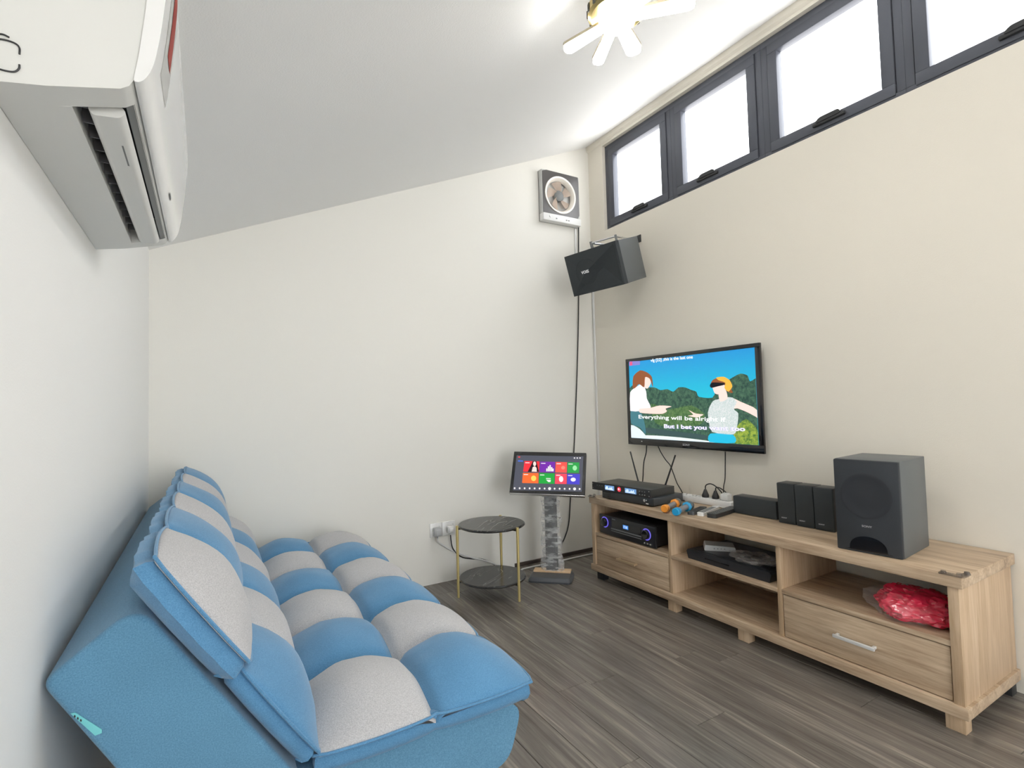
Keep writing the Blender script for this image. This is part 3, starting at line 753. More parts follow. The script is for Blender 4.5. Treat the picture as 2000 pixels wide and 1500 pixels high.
pb = thing('clear_parts_bag', 'crumpled clear plastic bag of small parts on the media box', 'plastic bag', (2.20, 1.545, SH1+.0495))
link('bag_film', crumple((2.205, 1.54, SH1+.0497), .085, .13, .020, 3.3, .45, 4), film('bag_film', (.55, .52, .50), .45, .1), pb)
bm = B(); tube(bm, [(2.17, 1.60, SH1+.058), (2.20, 1.52, SH1+.062), (2.25, 1.50, SH1+.060), (2.24, 1.57, SH1+.062), (2.18, 1.54, SH1+.066)], .004); link('coiled_lead', bm, BLACK, pb)

# red bag
rb = thing('red_bag', 'crumpled glossy red plastic bag on the right shelf', 'plastic bag', (2.235, .900, SH1))
RBM, nt_, b_ = newmat('red_glossy_plastic'); b_.inputs['Base Color'].default_value = (*srgb(224, 44, 78), 1); b_.inputs['Roughness'].default_value = .17; b_.inputs['Coat Weight'].default_value = .6
link('bag_film', crumple((2.215, .905, SH1+.0005), .115, .132, .066, 8.1, .24, 5, 2.6), RBM, rb)
bm = crumple((2.20, .915, SH1+.0005), .12, .150, .058, 5.5, .28, 5, 2.2)
link('clear_overwrap', bm, film('bag_overwrap', (.95, .9, .9), .09, .06), rb)

# ================================================================== television
TX = R-.06
ty1, ty2, tz1, tz2 = 2.662, 1.657, CAM_H+.2895, CAM_H-.2924
tv = thing('television', 'wall-mounted black flat television showing a karaoke video', 'television', (TX+.03, (ty1+ty2)/2, tz2))
def tvp(cx_, cy_, k=0): return at(1200+cx_/6, 650+cy_/6, 0, TX-.0012-.0004*k)
sc4 = [tvp(170, 330), tvp(1645, 190), tvp(1690, 1330), tvp(195, 1220)]
sya = (sc4[0].y+sc4[3].y)/2; syb = (sc4[1].y+sc4[2].y)/2; sza = (sc4[0].z+sc4[1].z)/2; szb = (sc4[2].z+sc4[3].z)/2
bx('back_shell', TX+.012, TX+.042, ty2+.03, ty1-.03, tz2+.03, tz1-.03, BLACK, tv, .008)
bm = B(); bz = (tz1-sza); 
box(bm, TX-.002, TX+.014, ty2, ty1, sza, tz1, .002); box(bm, TX-.002, TX+.014, ty2, ty1, tz2, szb, .002)
box(bm, TX-.002, TX+.014, sya, ty1, szb, sza, .002); box(bm, TX-.002, TX+.014, ty2, syb, szb, sza, .002)
link('bezel', bm, BLACKG, tv)
bx('wall_bracket', TX+.042, R-.001, 2.0, 2.32, .98, 1.22, BLACK, tv, .002)
nx_ = Vector((-1, 0, 0))
m, nt, b = newmat('screen_sky')
pos = nd(nt, 'ShaderNodeNewGeometry'); sp = nd(nt, 'ShaderNodeSeparateXYZ'); nt.links.new(pos.outputs['Position'], sp.inputs[0])
mr = nd(nt, 'ShaderNodeMapRange'); mr.inputs[1].default_value = szb+.25; mr.inputs[2].default_value = sza; nt.links.new(sp.outputs[2], mr.inputs[0])
mx = nd(nt, 'ShaderNodeMix', data_type='RGBA'); mx.inputs[6].default_value = (*srgb(10, 195, 222), 1); mx.inputs[7].default_value = (*srgb(10, 150, 218), 1)
nt.links.new(mr.outputs[0], mx.inputs[0]); nt.links.new(mx.outputs[2], b.inputs['Emission Color']); b.inputs['Emission Strength'].default_value = .95
b.inputs['Base Color'].default_value = (.01, .01, .01, 1); b.inputs['Roughness'].default_value = .3
scr = bx('screen', TX, TX+.004, syb-.002, sya+.002, szb-.002, sza+.002, MATS['screen_sky'], tv)
def treemat(name, c0, c1, sc):
    m, nt, b = newmat(name); pos = nd(nt, 'ShaderNodeNewGeometry'); n = nd(nt, 'ShaderNodeTexNoise', Scale=sc, Detail=5.0, Roughness=.7); nt.links.new(pos.outputs['Position'], n.inputs['Vector'])
    cr = nd(nt, 'ShaderNodeValToRGB'); e = cr.color_ramp.elements; e[0].position, e[0].color = .38, (*c0, 1); e[1].position, e[1].color = .62, (*c1, 1)
    nt.links.new(n.outputs[0], cr.inputs[0]); nt.links.new(cr.outputs[0], b.inputs['Emission Color']); b.inputs['Emission Strength'].default_value = .9; b.inputs['Base Color'].default_value = (.01, .01, .01, 1)
    return m
def clampscr(p): return Vector((p.x, min(max(p.y, syb+.0005), sya-.0005), min(max(p.z, szb+.0005), sza-.0005)))
def shape(name, pts, mat, k):
    bm = B(); flat(bm, [clampscr(tvp(*q, k)) for q in smooth2(pts)], nx_, .0003); return link(name, bm, mat, scr, smooth=0)
def smooth2(pts, n=3):
    P = [Vector(p) for p in pts]; out = []; N_ = len(P)
    for i in range(N_):
        a, b, c, d = P[i-1], P[i], P[(i+1) % N_], P[(i+2) % N_]
        for k in range(n):
            t = k/n; q = .5*((2*b)+(c-a)*t+(2*a-5*b+4*c-d)*t*t+(3*b-a-3*c+d)*t**3); out.append(b.lerp(c, t).lerp(q, .7))
    return [(q.x, q.y) for q in out]
E_ = lambda n, c, s=1.: emit('screen_'+n, srgb(*c), s)
shape('screen_trees', [(160, 650), (330, 640), (470, 640), (540, 672), (620, 660), (690, 690), (750, 640), (830, 640), (900, 670), (960, 690), (990, 750), (1150, 760), (1210, 640), (1390, 520), (1480, 478), (1560, 500), (1590, 570), (1700, 570), (1720, 1360), (150, 1240)], treemat('screen_foliage', srgb(24, 64, 56), srgb(78, 118, 92), 60), 1)
shape('screen_bushes', [(430, 830), (620, 900), (900, 850), (1060, 960), (1000, 1080), (700, 1110), (480, 1060)], treemat('screen_bush', srgb(52, 96, 50), srgb(104, 138, 84), 70), 2)
shape('screen_bushes', [(1430, 1110), (1540, 1010), (1650, 1100), (1700, 1200), (1700, 1345), (1400, 1300)], treemat('screen_yellow_bush', srgb(58, 110, 48), srgb(170, 190, 70), 60), 2)
shape('screen_rail', [(360, 1110), (760, 1160), (1100, 1205), (1090, 1250), (400, 1180)], E_('rail', (62, 84, 84)), 3)
shape('screen_deck', [(380, 1200), (760, 1225), (1120, 1270), (1120, 1300), (200, 1235)], E_('deck', (225, 232, 232)), 3)
SKIN = E_('skin', (246, 214, 204)); WSH = E_('shirt', (244, 240, 242)); HAIR = E_('hair', (142, 84, 52)); DK = E_('dark', (22, 24, 30))
shape('screen_boat', [(195, 1080), (300, 1130), (385, 1240), (195, 1225)], E_('boat', (220, 230, 234)), 4)
shape('screen_trousers', [(195, 900), (310, 925), (360, 1090), (365, 1190), (300, 1110), (195, 1060)], E_('trousers', (70, 120, 130)), 4)
shape('screen_shirt', [(185, 700), (250, 640), (330, 595), (372, 690), (380, 770), (425, 865), (395, 900), (185, 915)], WSH, 5)
shape('screen_face', [(350, 505), (415, 520), (425, 595), (385, 655), (340, 620)], SKIN, 5)
shape('screen_hair', [(215, 640), (222, 510), (300, 440), (385, 465), (440, 520), (452, 640), (415, 540), (360, 520), (350, 640), (290, 600), (240, 650)], HAIR, 6)
shape('screen_arm', [(295, 890), (420, 880), (530, 852), (672, 862), (600, 888), (615, 920), (560, 950), (420, 948), (300, 935)], SKIN, 6)
shape('screen_arm', [(870, 905), (950, 945), (1045, 958), (970, 992), (860, 972), (925, 960)], SKIN, 4)
shape('screen_arm', [(1385, 770), (1480, 808), (1690, 905), (1700, 1000), (1560, 932), (1440, 885), (1375, 890)], SKIN, 4)
shape('screen_shirt', [(1155, 800), (1240, 775), (1310, 755), (1385, 760), (1435, 810), (1400, 895), (1452, 945), (1440, 1085), (1400, 1190), (1145, 1160), (1095, 935)], treemat('screen_print_shirt', srgb(236, 238, 238), srgb(196, 214, 210), 140), 5)
shape('screen_skirt', [(1125, 1180), (1390, 1195), (1412, 1290), (1115, 1280)], E_('skirt', (40, 180, 215)), 5)
shape('screen_neck', [(1222, 700), (1300, 660), (1325, 770), (1240, 805)], SKIN, 6)
shape('screen_face', [(1145, 590), (1290, 590), (1295, 680), (1235, 722), (1180, 712), (1160, 670)], SKIN, 7)
shape('screen_hair', [(1135, 605), (1150, 555), (1210, 530), (1300, 570), (1390, 700), (1330, 690), (1280, 600)], HAIR, 8)
shape('screen_headscarf', [(1195, 525), (1280, 515), (1350, 555), (1382, 630), (1335, 690), (1290, 645), (1300, 585), (1220, 555)], E_('scarf', (240, 178, 70)), 9)
shape('screen_sunglasses', [(1118, 622), (1145, 582), (1285, 588), (1285, 610), (1210, 628), (1140, 645)], DK, 9)
WT_ = E_('text_white', (255, 255, 255)); WO = E_('text_violet', (196, 190, 235))
def tvtext(s, c0, c1, hpx, mat, k, bold=.015):
    a = tvp(*c0, k); b = tvp(*c1, k); hh = (tvp(c0[0], c0[1]-hpx, k)-a).length
    d = Vector((0, b.y-a.y, b.z-a.z)); text('subtitle', s, a, d, Vector((0, 0, 1)), d.length, mat, scr, hh, th=.0002, bold=bold)
tvtext('Everything will be alright if', (285, 1018), (1305, 1060), 58, WT_, 11)
tvtext('But I bet you want too', (582, 1132), (1535, 1172), 62, WO, 11, .05)
tvtext('But I bet you want too', (582, 1132), (1535, 1172), 62, WT_, 12, -.005)
tvtext('vfg [22] ,this is the last one', (425, 352), (920, 312), 46, WT_, 11)
bm = B(); flat(bm, [tvp(175, 335, 3), tvp(300, 330, 3), tvp(300, 375, 3), tvp(175, 390, 3)], nx_, .0003); link('screen_badge', bm, E_('badge', (130, 130, 200)), scr)
bm = B(); flat(bm, [tvp(178, 340, 4), tvp(210, 338, 4), tvp(210, 380, 4), tvp(178, 385, 4)], nx_, .0003); link('screen_badge', bm, E_('badge_red', (220, 90, 130)), scr)
a = at(1333.5, 870.5, 0, TX-.0022); text('logo', 'SONY', a, (0, -1, 0), (0, 0, 1), .055, MARKW, tv, .013, bold=.02)
bx('indicator_light', TX-.003, TX-.002, 2.53, 2.537, tz2+.022, tz2+.028, WHITE, tv)

# television leads on the wall
def wallcable(name, pts, ax, val, r, mat, lab):
    bm = B(); tube(bm, [at(u, v, ax, val) for u, v in pts], r); o = link(name, bm, mat); tag(o, lab, 'cable'); return o
wallcable('television_cable', [(1263, 868), (1262, 884), (1258, 900), (1256.5, 915), (1256, 928), (1255, 941)], 0, R-.035, .0035, CABLE, 'black cable hanging from the left of the television to the receiver')
wallcable('television_cable', [(1284, 868), (1290, 882), (1300, 898), (1309, 909), (1315, 924), (1322, 943), (1330, 957), (1335, 968)], 0, R-.035, .003, CABLE, 'black cable slanting from the television towards the power strip')
wallcable('television_cable', [(1416.5, 882), (1416.5, 905), (1416, 935), (1413.5, 950), (1413, 968), (1414, 984)], 0, R-.03, .0028, CABLE, 'thin black cable hanging straight from the right of the television')

# ================================================================== corner speaker on the wall
SPc = Vector((2.159, 2.571, 1.953)); w, h, d = .413, .272, .262
Msp = Matrix.Translation(SPc) @ Matrix.Rotation(-1.349, 4, 'Z') @ Matrix.Rotation(.318, 4, 'X') @ Matrix.Rotation(-.021, 4, 'Y')
spk = thing('wall_speaker', 'black karaoke loudspeaker tilted down on a wall bracket in the corner', 'speaker', SPc)
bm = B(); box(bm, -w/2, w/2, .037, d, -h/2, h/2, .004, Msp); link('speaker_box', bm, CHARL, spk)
bm = B()
co = [(-w/2, -h/2), (w/2, -h/2), (w/2, h/2), (-w/2, h/2)]
ins = [(x_*(1-.012/(w/2)), z_*(1-.012/(h/2))) for x_, z_ in co]
vb = [bm.verts.new(Msp @ Vector((x_, .036, z_))) for x_, z_ in co]; vf = [bm.verts.new(Msp @ Vector((x_, .0, z_))) for x_, z_ in co]; vi = [bm.verts.new(Msp @ Vector((x_, -.002, z_))) for x_, z_ in ins]
ap = bm.verts.new(Msp @ Vector((.060, .030, .0))); al = bm.verts.new(Msp @ Vector((-.06, -.012, .0)))
for i in range(4):
    j = (i+1) % 4; bm.faces.new((vb[i], vb[j], vf[j], vf[i])); bm.faces.new((vf[i], vf[j], vi[j], vi[i]))
bm.faces.new((vi[1], vi[2], ap)); bm.faces.new((vi[2], vi[3], al, ap)); bm.faces.new((vi[3], vi[0], al)); bm.faces.new((vi[0], vi[1], ap, al)); bm.faces.new(vb)
gr_ = link('front_grille', bm, GRILLE, spk, smooth=0)
for (nx0, nz0, rr) in ((-.05, .0, .085),):
    bm = B(); c_ = Msp @ Vector((nx0, -.011, nz0)); 
    tube(bm, [c_+Msp.to_3x3() @ Vector((rr*cos(2*pi*k/36), .004*abs(cos(2*pi*k/36)), rr*sin(2*pi*k/36))) for k in range(37)], .0012, 5, raw=True); link('driver_rim', bm, GRILLE, spk)
text('logo', 'VOSS', Msp @ Vector((-.090, -.0128, -.006)), Msp.to_3x3() @ Vector((1, 0, 0)), Msp.to_3x3() @ Vector((0, 0, 1)), .062, emit('logo_white', (.8, .8, .8), .6), spk, .019, bold=.03)
bm = B()
box(bm, -.09, -.04, .10, .17, h/2, h/2+.006, .001, Msp); box(bm, .08, .13, .14, .21, h/2, h/2+.006, .001, Msp)
cyl(bm, Msp @ Vector((-.065, .135, h/2)), Msp @ Vector((-.065, .135, h/2+.05)), .010, .010, 12); cyl(bm, Msp @ Vector((.105, .175, h/2)), Msp @ Vector((.105, .175, h/2+.045)), .008, .008, 12)
link('bracket_foot', bm, GREYD, spk)
bm = B()
p1 = Msp @ Vector((-.065, .135, h/2+.04)); p2 = Msp @ Vector((.105, .175, h/2+.035)); pw = Vector((R-.003, p2.y+.075, p2.z+.03)); 
cyl(bm, p1, Vector((R-.003, p1.y+.02, p1.z+.02)), .007, .007, 10); cyl(bm, p2, pw, .006, .006, 10)
cyl(bm, p1, p2, .006, .006, 10); link('bracket_arm', bm, CHROME, spk)
bm = B(); box(bm, R-.008, R-.001, pw.y-.04, pw.y+.025, pw.z-.02, pw.z+.03, .001); box(bm, R-.008, R-.001, p1.y-.02, p1.y+.05, p1.z-.02, p1.z+.05, .001); link('wall_plate', bm, BLACK, spk)

# ================================================================== exhaust fan on the end wall
ex0, ex1, ez1, ez0 = 2.088, 2.412, CAM_H+1.688, CAM_H+1.317; EF = D-.05
ef = thing('exhaust_fan', 'square exhaust fan with dark front and pale round opening on the end wall', 'exhaust fan', ((ex0+ex1)/2, D, ez0))
ecx, ecz, er = (ex0+ex1)/2-.008, ez0+.055+.150, .136
hz0 = ez0+.052
bm = B(); box(bm, ex0-.006, ex0+.008, EF+.004, D, ez0+.004, ez1, .001); box(bm, ex1-.008, ex1+.006, EF+.004, D, ez0+.004, ez1, .001); box(bm, ex0+.008, ex1-.008, EF+.004, D, ez1-.010, ez1, .001); box(bm, ex0-.006, ex1+.006, D-.008, D-.0005, ez0, ez1, .001)
link('housing', bm, GREYP, ef)
bm = B(); n = 40     # dark plate with a round hole
outer = []
for k in range(n):
    a = 2*pi*k/n; c_, s_ = cos(a), sin(a); sx = (ex1-ecx if c_ > 0 else ecx-ex0)/max(abs(c_), 1e-6); sz = (ez1-ecz if s_ > 0 else ecz-hz0)/max(abs(s_), 1e-6); t = min(sx, sz); outer.append((ecx+c_*t, ecz+s_*t))
inner = [(ecx+er*cos(2*pi*k/n), ecz+er*sin(2*pi*k/n)) for k in range(n)]
def ringv(pts, y): return [bm.verts.new((x_, y, z_)) for x_, z_ in pts]
o1, i1, o2, i2 = ringv(outer, EF), ringv(inner, EF), ringv(outer, EF+.006), ringv(inner, EF+.006)
for k in range(n):
    j = (k+1) % n; bm.faces.new((o1[k], o1[j], i1[j], i1[k])); bm.faces.new((o2[k], o2[j], i2[j], i2[k])); bm.faces.new((o1[k], o1[j], o2[j], o2[k])); bm.faces.new((i1[k], i1[j], i2[j], i2[k]))
link('front_plate', bm, plain('grey_gloss_panel', srgb(84, 81, 80), .3, coat=.1), ef)
bm = B(); lathe(bm, [(er+.002, 0), (er+.001, .006), (er-.010, .004), (er-.024, -.012), (er-.026, -.030), (er-.022, -.030), (er-.006, -.008)], (ecx, EF, ecz), Vector((0, -1, 0)), 48)
link('inlet_ring', bm, plain('cream_plastic', srgb(246, 240, 230), .25), ef)
for k in range(5):
    a0 = 2*pi*k/5+.3; bm = B(); g = []
    for i in range(7):
        r = .034+(er-.032-.034)*i/6; row = []
        for j in range(5):
            a = a0+(-.42+.84*j/4)*(1-.15*i/6)+.25*i/6; row.append(bm.verts.new((ecx+r*cos(a), EF+.018+.010*(j/4-.5)*2, ecz+r*sin(a))))
        g.append(row)
    for i in range(6):
        for j in range(4): bm.faces.new((g[i][j], g[i+1][j], g[i+1][j+1], g[i][j+1]))
    r_ = bmesh.ops.solidify(bm, geom=bm.faces[:], thickness=.0015)
    link('fan_blade', bm, plain('tan_blade_%d' % k, srgb(224, 208, 194), .2), ef)
bm = B(); lathe(bm, [(0, .006), (.026, .005), (.040, -.004), (.042, -.030), (0, -.030)], (ecx, EF+.010, ecz), Vector((0, -1, 0)), 28); link('hub', bm, GREYD, ef)
bb = bx('bottom_bar', ex0-.008, ex1+.008, EF-.010, EF+.04, ez0, hz0, WHITE, ef, .004)
bm = B(); cyl(bm, (ex0+.05, EF-.010, ez0+.030), (ex0+.05, EF-.016, ez0+.030), .009, .009, 12); link('pull_switch', bm, WHITEG, bb)
for k, xx in enumerate((.10, .19, .21)): bx('print_mark', ex0+xx, ex0+xx+.012, EF-.0108, EF-.0098, ez0+.018, ez0+.026, GREYD, bb)

wallcable('fan_cable', [(1130, 441), (1130, 500), (1130, 600), (1128, 700), (1124.5, 800), (1121, 880), (1115, 960), (1111, 1020), (1103, 1050), (1094, 1066)], 1, D-.012, .0042, CABLE, 'long black cable hanging down the end wall from the exhaust fan')
pa, pb_ = at(1124, 446, 1, D-.006), at(1127, 500, 1, D-.006)
bm = B(); box(bm, pa.x-.010, pa.x+.004, D-.012, D-.0005, pb_.z, pa.z-.004, .001); o = link('fan_conduit', bm, WHITE); tag(o, 'short white conduit under the exhaust fan', 'conduit')
pa, pb_ = at(1157, 560, 0, R-.008), at(1170, 936, 0, R-.008)
bm = B(); yc = (pa.y+pb_.y)/2; box(bm, R-.010, R-.0005, yc-.008, yc+.008, .30, 2.10, .001); o = link('wall_conduit', bm, WHITE); tag(o, 'thin white cable conduit running down the right wall beside the corner', 'conduit')

# ================================================================== air conditioner on the left wall
AY0, AY1 = .868, 1.645
ac = thing('air_conditioner', 'white split air conditioner high on the left wall', 'air conditioner', (L, (AY0+AY1)/2, 1.52))
def offs(pts, dd):
    out = []
    for i, p in enumerate(pts):
        a = Vector(pts[max(i-1, 0)]); b = Vector(pts[min(i+1, len(pts)-1)]); t = (b-a).normalized(); out.append((p[0]-t.y*dd, p[1]+t.x*dd))
    return out
fr = [(-.084, 1.562), (-.078, 1.563), (-.070, 1.572), (-.062, 1.592), (-.055, 1.63), (-.049, 1.68), (-.043, 1.74), (-.040, 1.79), (-.043, 1.822), (-.060, 1.832)]
frp = [(v.x, v.y) for v in [q.to_2d() for q in smoothpath([(a, b, 0) for a, b in fr], 4)]]
inl = [(-.0845, 1.566), (-.079, 1.60), (-.072, 1.66), (-.068, 1.70), (-.064, 1.76), (-.062, 1.822)]
inn = [(a_-.0003, b_) for a_, b_ in inl]
full = [(L+.0006, 1.520), (-.178, 1.530), (-.100, 1.549), (-.090, 1.556)]+inn+[(-.10, 1.822), (L+.0006, 1.822)]
notch = [(L+.0006, 1.520), (-.178, 1.530), (-.160, 1.534), (-.166, 1.60), (-.092, 1.625), (-.090, 1.556)]+inn+[(-.10, 1.822), (L+.0006, 1.822)]
bm = B(); prism(bm, full, 1, AY0, AY0+.052); prism(bm, notch, 1, AY0+.052, AY1-.045); prism(bm, full, 1, AY1-.045, AY1)
ACW = plain('ac_white_plastic', srgb(224, 224, 220), .4)
body = link('body', bm, ACW, ac, smooth=40)
bm = B(); prism(bm, frp+inl[::-1], 1, AY0-.004, AY1+.004); fpnl = link('front_panel', bm, WHITEG, ac, smooth=50, label='glossy curved front panel')
bm = B(); prism(bm, roundpoly([(-.146, 1.545), (-.140, 1.535), (-.108, 1.538), (-.100, 1.548), (-.106, 1.556), (-.140, 1.552)], .005), 1, AY0+.066, AY1-.05); flap = link('louvre_flap', bm, ACW, ac, smooth=40)
bm = B(); prism(bm, [(-.163, 1.590), (-.089, 1.612), (-.089, 1.618), (-.163, 1.596)], 1, AY0+.053, AY1-.046); link('outlet_cavity', bm, plain('dark_cavity', (.06, .06, .06), .7), ac)
bm = B(); prism(bm, [(-.0995, 1.552), (-.0890, 1.557), (-.0890, 1.562), (-.0995, 1.557)], 1, AY0+.053, AY1-.046); link('seal_strip', bm, GREYD, ac)
for k in range(13):
    yv = AY0+.075+k*.049; bm = B(); prism(bm, [(-.160, 1.548), (-.144, 1.552), (-.140, 1.596), (-.162, 1.588)], 1, yv, yv+.002)
    for v in bm.verts: v.co.y += (v.co.x+.16)*.6
    link('air_vane', bm, plain('vane_grey_%d' % k, srgb(120, 120, 122), .5), ac)
# energy label on the front panel
def onpanel(y, t):      # t runs up the panel profile
    i = min(int(t*(len(frp)-1)), len(frp)-2); f_ = t*(len(frp)-1)-i; a, b = Vector(frp[i]), Vector(frp[i+1]); q = a.lerp(b, f_); n_ = Vector(((b-a).y, -(b-a).x)).normalized(); q += n_*.0006; return Vector((q.x, y, q.y))
def sticker(name, y0, y1, t0, t1, mat, parent, lift=0.):
    bm = B(); g = [[bm.verts.new(onpanel(y0+(y1-y0)*j/2, t0+(t1-t0)*i/8)+Vector((lift, 0, 0))) for j in range(3)] for i in range(9)]
    for i in range(8):
        for j in range(2): bm.faces.new((g[i][j], g[i+1][j], g[i+1][j+1], g[i][j+1]))
    bmesh.ops.solidify(bm, geom=bm.faces[:], thickness=-.0004); return link(name, bm, mat, parent)
sticker('energy_label', AY0+.055, AY0+.155, .40, .86, plain('label_paper', (.8, .8, .78), .5), fpnl)
sticker('label_print', AY0+.085, AY0+.135, .52, .84, plain('label_red', srgb(196, 86, 74), .5), fpnl, .0007)
sticker('panel_mark', AY1-.32, AY1-.28, .25, .28, GREYD, fpnl, .0002)
bm = B(); box(bm, -.118, -.114, AY0+.16, AY0+.24, 1.5372, 1.5380); link('flap_mark', bm, GREYD, flap)
# knock-out outline on the near end
def onend(u, v): return at(u, v, 1, AY0-.001)
kno = [[(-14, 66), (5, 67), (18, 73)], [(-14, 75), (10, 78), (30, 85), (38, 94), (38, 106)], [(38, 126), (37, 134), (28, 140), (10, 138), (-14, 131)]]
for seg_ in kno:
    bm = B(); tube(bm, [onend(*q) for q in seg_], .0011, 6); link('knockout_groove', bm, BLACK, body, label='black line of a pipe knock-out')

# ================================================================== ceiling fan light
FC = Vector((1.167, 1.229, 2.355)); fz = ceil_z(FC.x)
fl = thing('ceiling_fan_light', 'brass ceiling light with glowing white petal arms under the sloping ceiling', 'ceiling light', (FC.x, FC.y, fz))
PET = emit('petal_glow', (1.0, .975, .93), LAMP_L)
bm = B(); lathe(bm, [(0, .055), (.085, .055), (.095, .045), (.095, .020), (.085, .012), (0, .012)], FC, Vector((0, 0, 1)), 40); hb = link('motor_housing', bm, BRASS, fl)
bm = B(); lathe(bm, [(.055, .055), (.06, .07), (.06, .135)], FC, Vector((0, 0, 1)), 32)
for v in bm.verts:
    if v.co.z > FC.z+.1: v.co.z = ceil_z(v.co.x)+.004
link('canopy', bm, BRASS, fl)
for k in range(16):
    a = 2*pi*k/16; c_ = FC+Vector((.094*cos(a), .094*sin(a), .032)); bm = B(); box(bm, -.004, .004, -.006, .006, -.013, .013, .001, Matrix.Translation(c_) @ Matrix.Rotation(a, 4, 'Z')); link('vent_slot', bm, plain('slot_dark_%d' % k, (.05, .045, .03), .5), hb)
bm = B(); lathe(bm, [(0, -.030), (.040, -.028), (.058, -.012), (.060, .010), (0, .010)], FC, Vector((0, 0, 1)), 32); link('light_dome', bm, PET, fl, label='glowing round diffuser')
for deg, ln, wd_ in ((106, .215, .048), (67, .225, .046), (29, .200, .062), (-46, .245, .056), (-84, .225, .05), (-122, .225, .05)):
    a = radians(deg); M_ = Matrix.Translation(FC) @ Matrix.Rotation(a, 4, 'Z')
    ol = roundpoly([(.045, -wd_*.34), (ln, -wd_/2), (ln, wd_/2), (.045, wd_*.34)], [.005, wd_*.48, wd_*.48, .005], 8)
    bm = B(); prism(bm, ol, 2, .006, .016); bmesh.ops.transform(bm, matrix=M_, verts=bm.verts); arm = link('petal_arm', bm, plain('arm_metal_%d' % deg, srgb(170, 160, 140), .35, metal=.6), fl)
    ins_ = [(.05+(x_-.05)*.985, y_*.90) for x_, y_ in ol]
    bm = B(); prism(bm, ins_, 2, -.006, .006); bmesh.ops.transform(bm, matrix=M_, verts=bm.verts); link('diffuser', bm, PET, arm, label='glowing white diffuser')

# ================================================================== side table
TC = Vector((1.447, 2.720, 0)); tbl = thing('side_table', 'round black marble two-tier side table with slim gold legs', 'table', TC)
lr = .2017; la = [math.atan2(2.768-TC.y, 1.251-TC.x), math.atan2(2.527-TC.y, 1.504-TC.x), 0]; la[2] = la[0]-radians(120) if abs((la[0]-radians(120))-la[1]) > 1 else la[0]+radians(240-120*0)
v1 = Vector((1.251, 2.768, 0))-TC; v2 = Vector((1.504, 2.527, 0))-TC; v3 = -(v1+v2)
for z0, nm in ((.392, 'table_top'), (.088, 'lower_shelf')):
    bm = B(); lathe(bm, [(0, 0), (.190, 0), (.194, .003), (.194, .011), (.190, .014), (0, .014)], TC+Vector((0, 0, z0)), Vector((0, 0, 1)), 64); o = link(nm, bm, MARBLE, tbl)
    bm = B(); tube(bm, [TC+Vector((.1945*cos(2*pi*k/64), .1945*sin(2*pi*k/64), z0+.007)) for k in range(65)], .0035, 6, raw=True); link('edge_band', bm, BLACKG, o)
for v in (v1, v2, v3):
    bm = B(); dd_ = v.normalized(); a = TC+dd_*.206; cyl(bm, a, a+Vector((0, 0, .408)), .0072, .0085, 16); link('leg', bm, GOLD, tbl)
    bm = B()
    for zz in (.389, .085): cyl(bm, TC+dd_*.17+Vector((0, 0, zz)), TC+dd_*.204+Vector((0, 0, zz)), .004, .004, 8)
    link('leg_bracket', bm, BLACK, tbl)

# ================================================================== touch screen on a pedestal
KY = -.765; KB = Vector((1.868, 2.728, 0)); Mk = OM(KB, KY)
ks = thing('karaoke_touch_screen', 'karaoke touch screen on a film-wrapped black pedestal', 'touch screen', KB, KY)
bm = B(); 
for lo_, (zz0, zz1, sc_) in enumerate(((0, .012, 1.0),)):
    prism(bm, roundpoly([(-.135, -.095), (.135, -.095), (.135, .095), (-.135, .095)], .03), 2, 0, .010)
bmesh.ops.transform(bm, matrix=Mk, verts=bm.verts); base = link('base_plate', bm, plain('base_grey', srgb(70, 73, 78), .35), ks)
bm = B(); rings = []
for zz, sc_ in ((.010, 1.0), (.022, .965), (.030, .90)):
    rings.append([bm.verts.new(Mk @ Vector((x_*sc_, y_*sc_, zz))) for x_, y_ in roundpoly([(-.135, -.095), (.135, -.095), (.135, .095), (-.135, .095)], .03)])
for A_, C_ in zip(rings, rings[1:]):
    for i in range(len(A_)): bm.faces.new((A_[i], A_[(i+1) % len(A_)], C_[(i+1) % len(A_)], C_[i]))
bm.faces.new(rings[0][::-1]); bm.faces.new(rings[-1]); link('base_cover', bm, plain('base_cover_grey', srgb(86, 89, 94), .4), ks)
bx('wood_block', -.118, .118, .018, .078, .030, .042, PINE, ks, .002, Mk, label='pale pine block')
bx('column', -.038, .038, .030, .062, .042, .640, BLACK, ks, .003, Mk)
bx('column_cover', -.030, .030, .022, .030, .06, .55, plain('column_grey', srgb(60, 63, 66), .35), ks, .002, Mk)
bm = B(); nz, na = 70, 36; rings = []
for i in range(nz+1):
    zz = .044+.515*i/nz; t = i/nz; wx = .058+.014*(1-t)**3+.006*sin(t*23)+(.012 if t > .97 else 0); wy = .036+.010*(1-t)**3; ring = []
    for k in range(na):
        a = 2*pi*k/na; c_, s_ = cos(a), sin(a); r = (abs(c_)**2.8+abs(s_)**2.8)**(-1/2.8)
        q = Vector((c_*3, s_*3, zz*26)); n_ = noise.noise(q+Vector((4, 4, 4)))*.8+noise.noise(q*2.1)*.5
        ring.append(bm.verts.new(Mk @ Vector((c_*r*(wx+n_*.009), .046+s_*r*(wy+n_*.008), zz+.004*noise.noise(q*.7)))))
    rings.append(ring)
for A_, C_ in zip(rings, rings[1:]):
    for k in range(na): bm.faces.new((A_[k], A_[(k+1) % na], C_[(k+1) % na], C_[k]))
link('plastic_wrap', bm, film('column_wrap', (.93, .94, .94), .40, .12), ks, smooth=80, label='crumpled clear plastic wrap')
kc = Vector((1.806, 2.643, .677)); kw, kh = .458, .276
Mt = Matrix.Translation(kc) @ Matrix.Rotation(-.745, 4, 'Z') @ Matrix.Rotation(-.526, 4, 'X') @ Matrix.Rotation(.029, 4, 'Y')
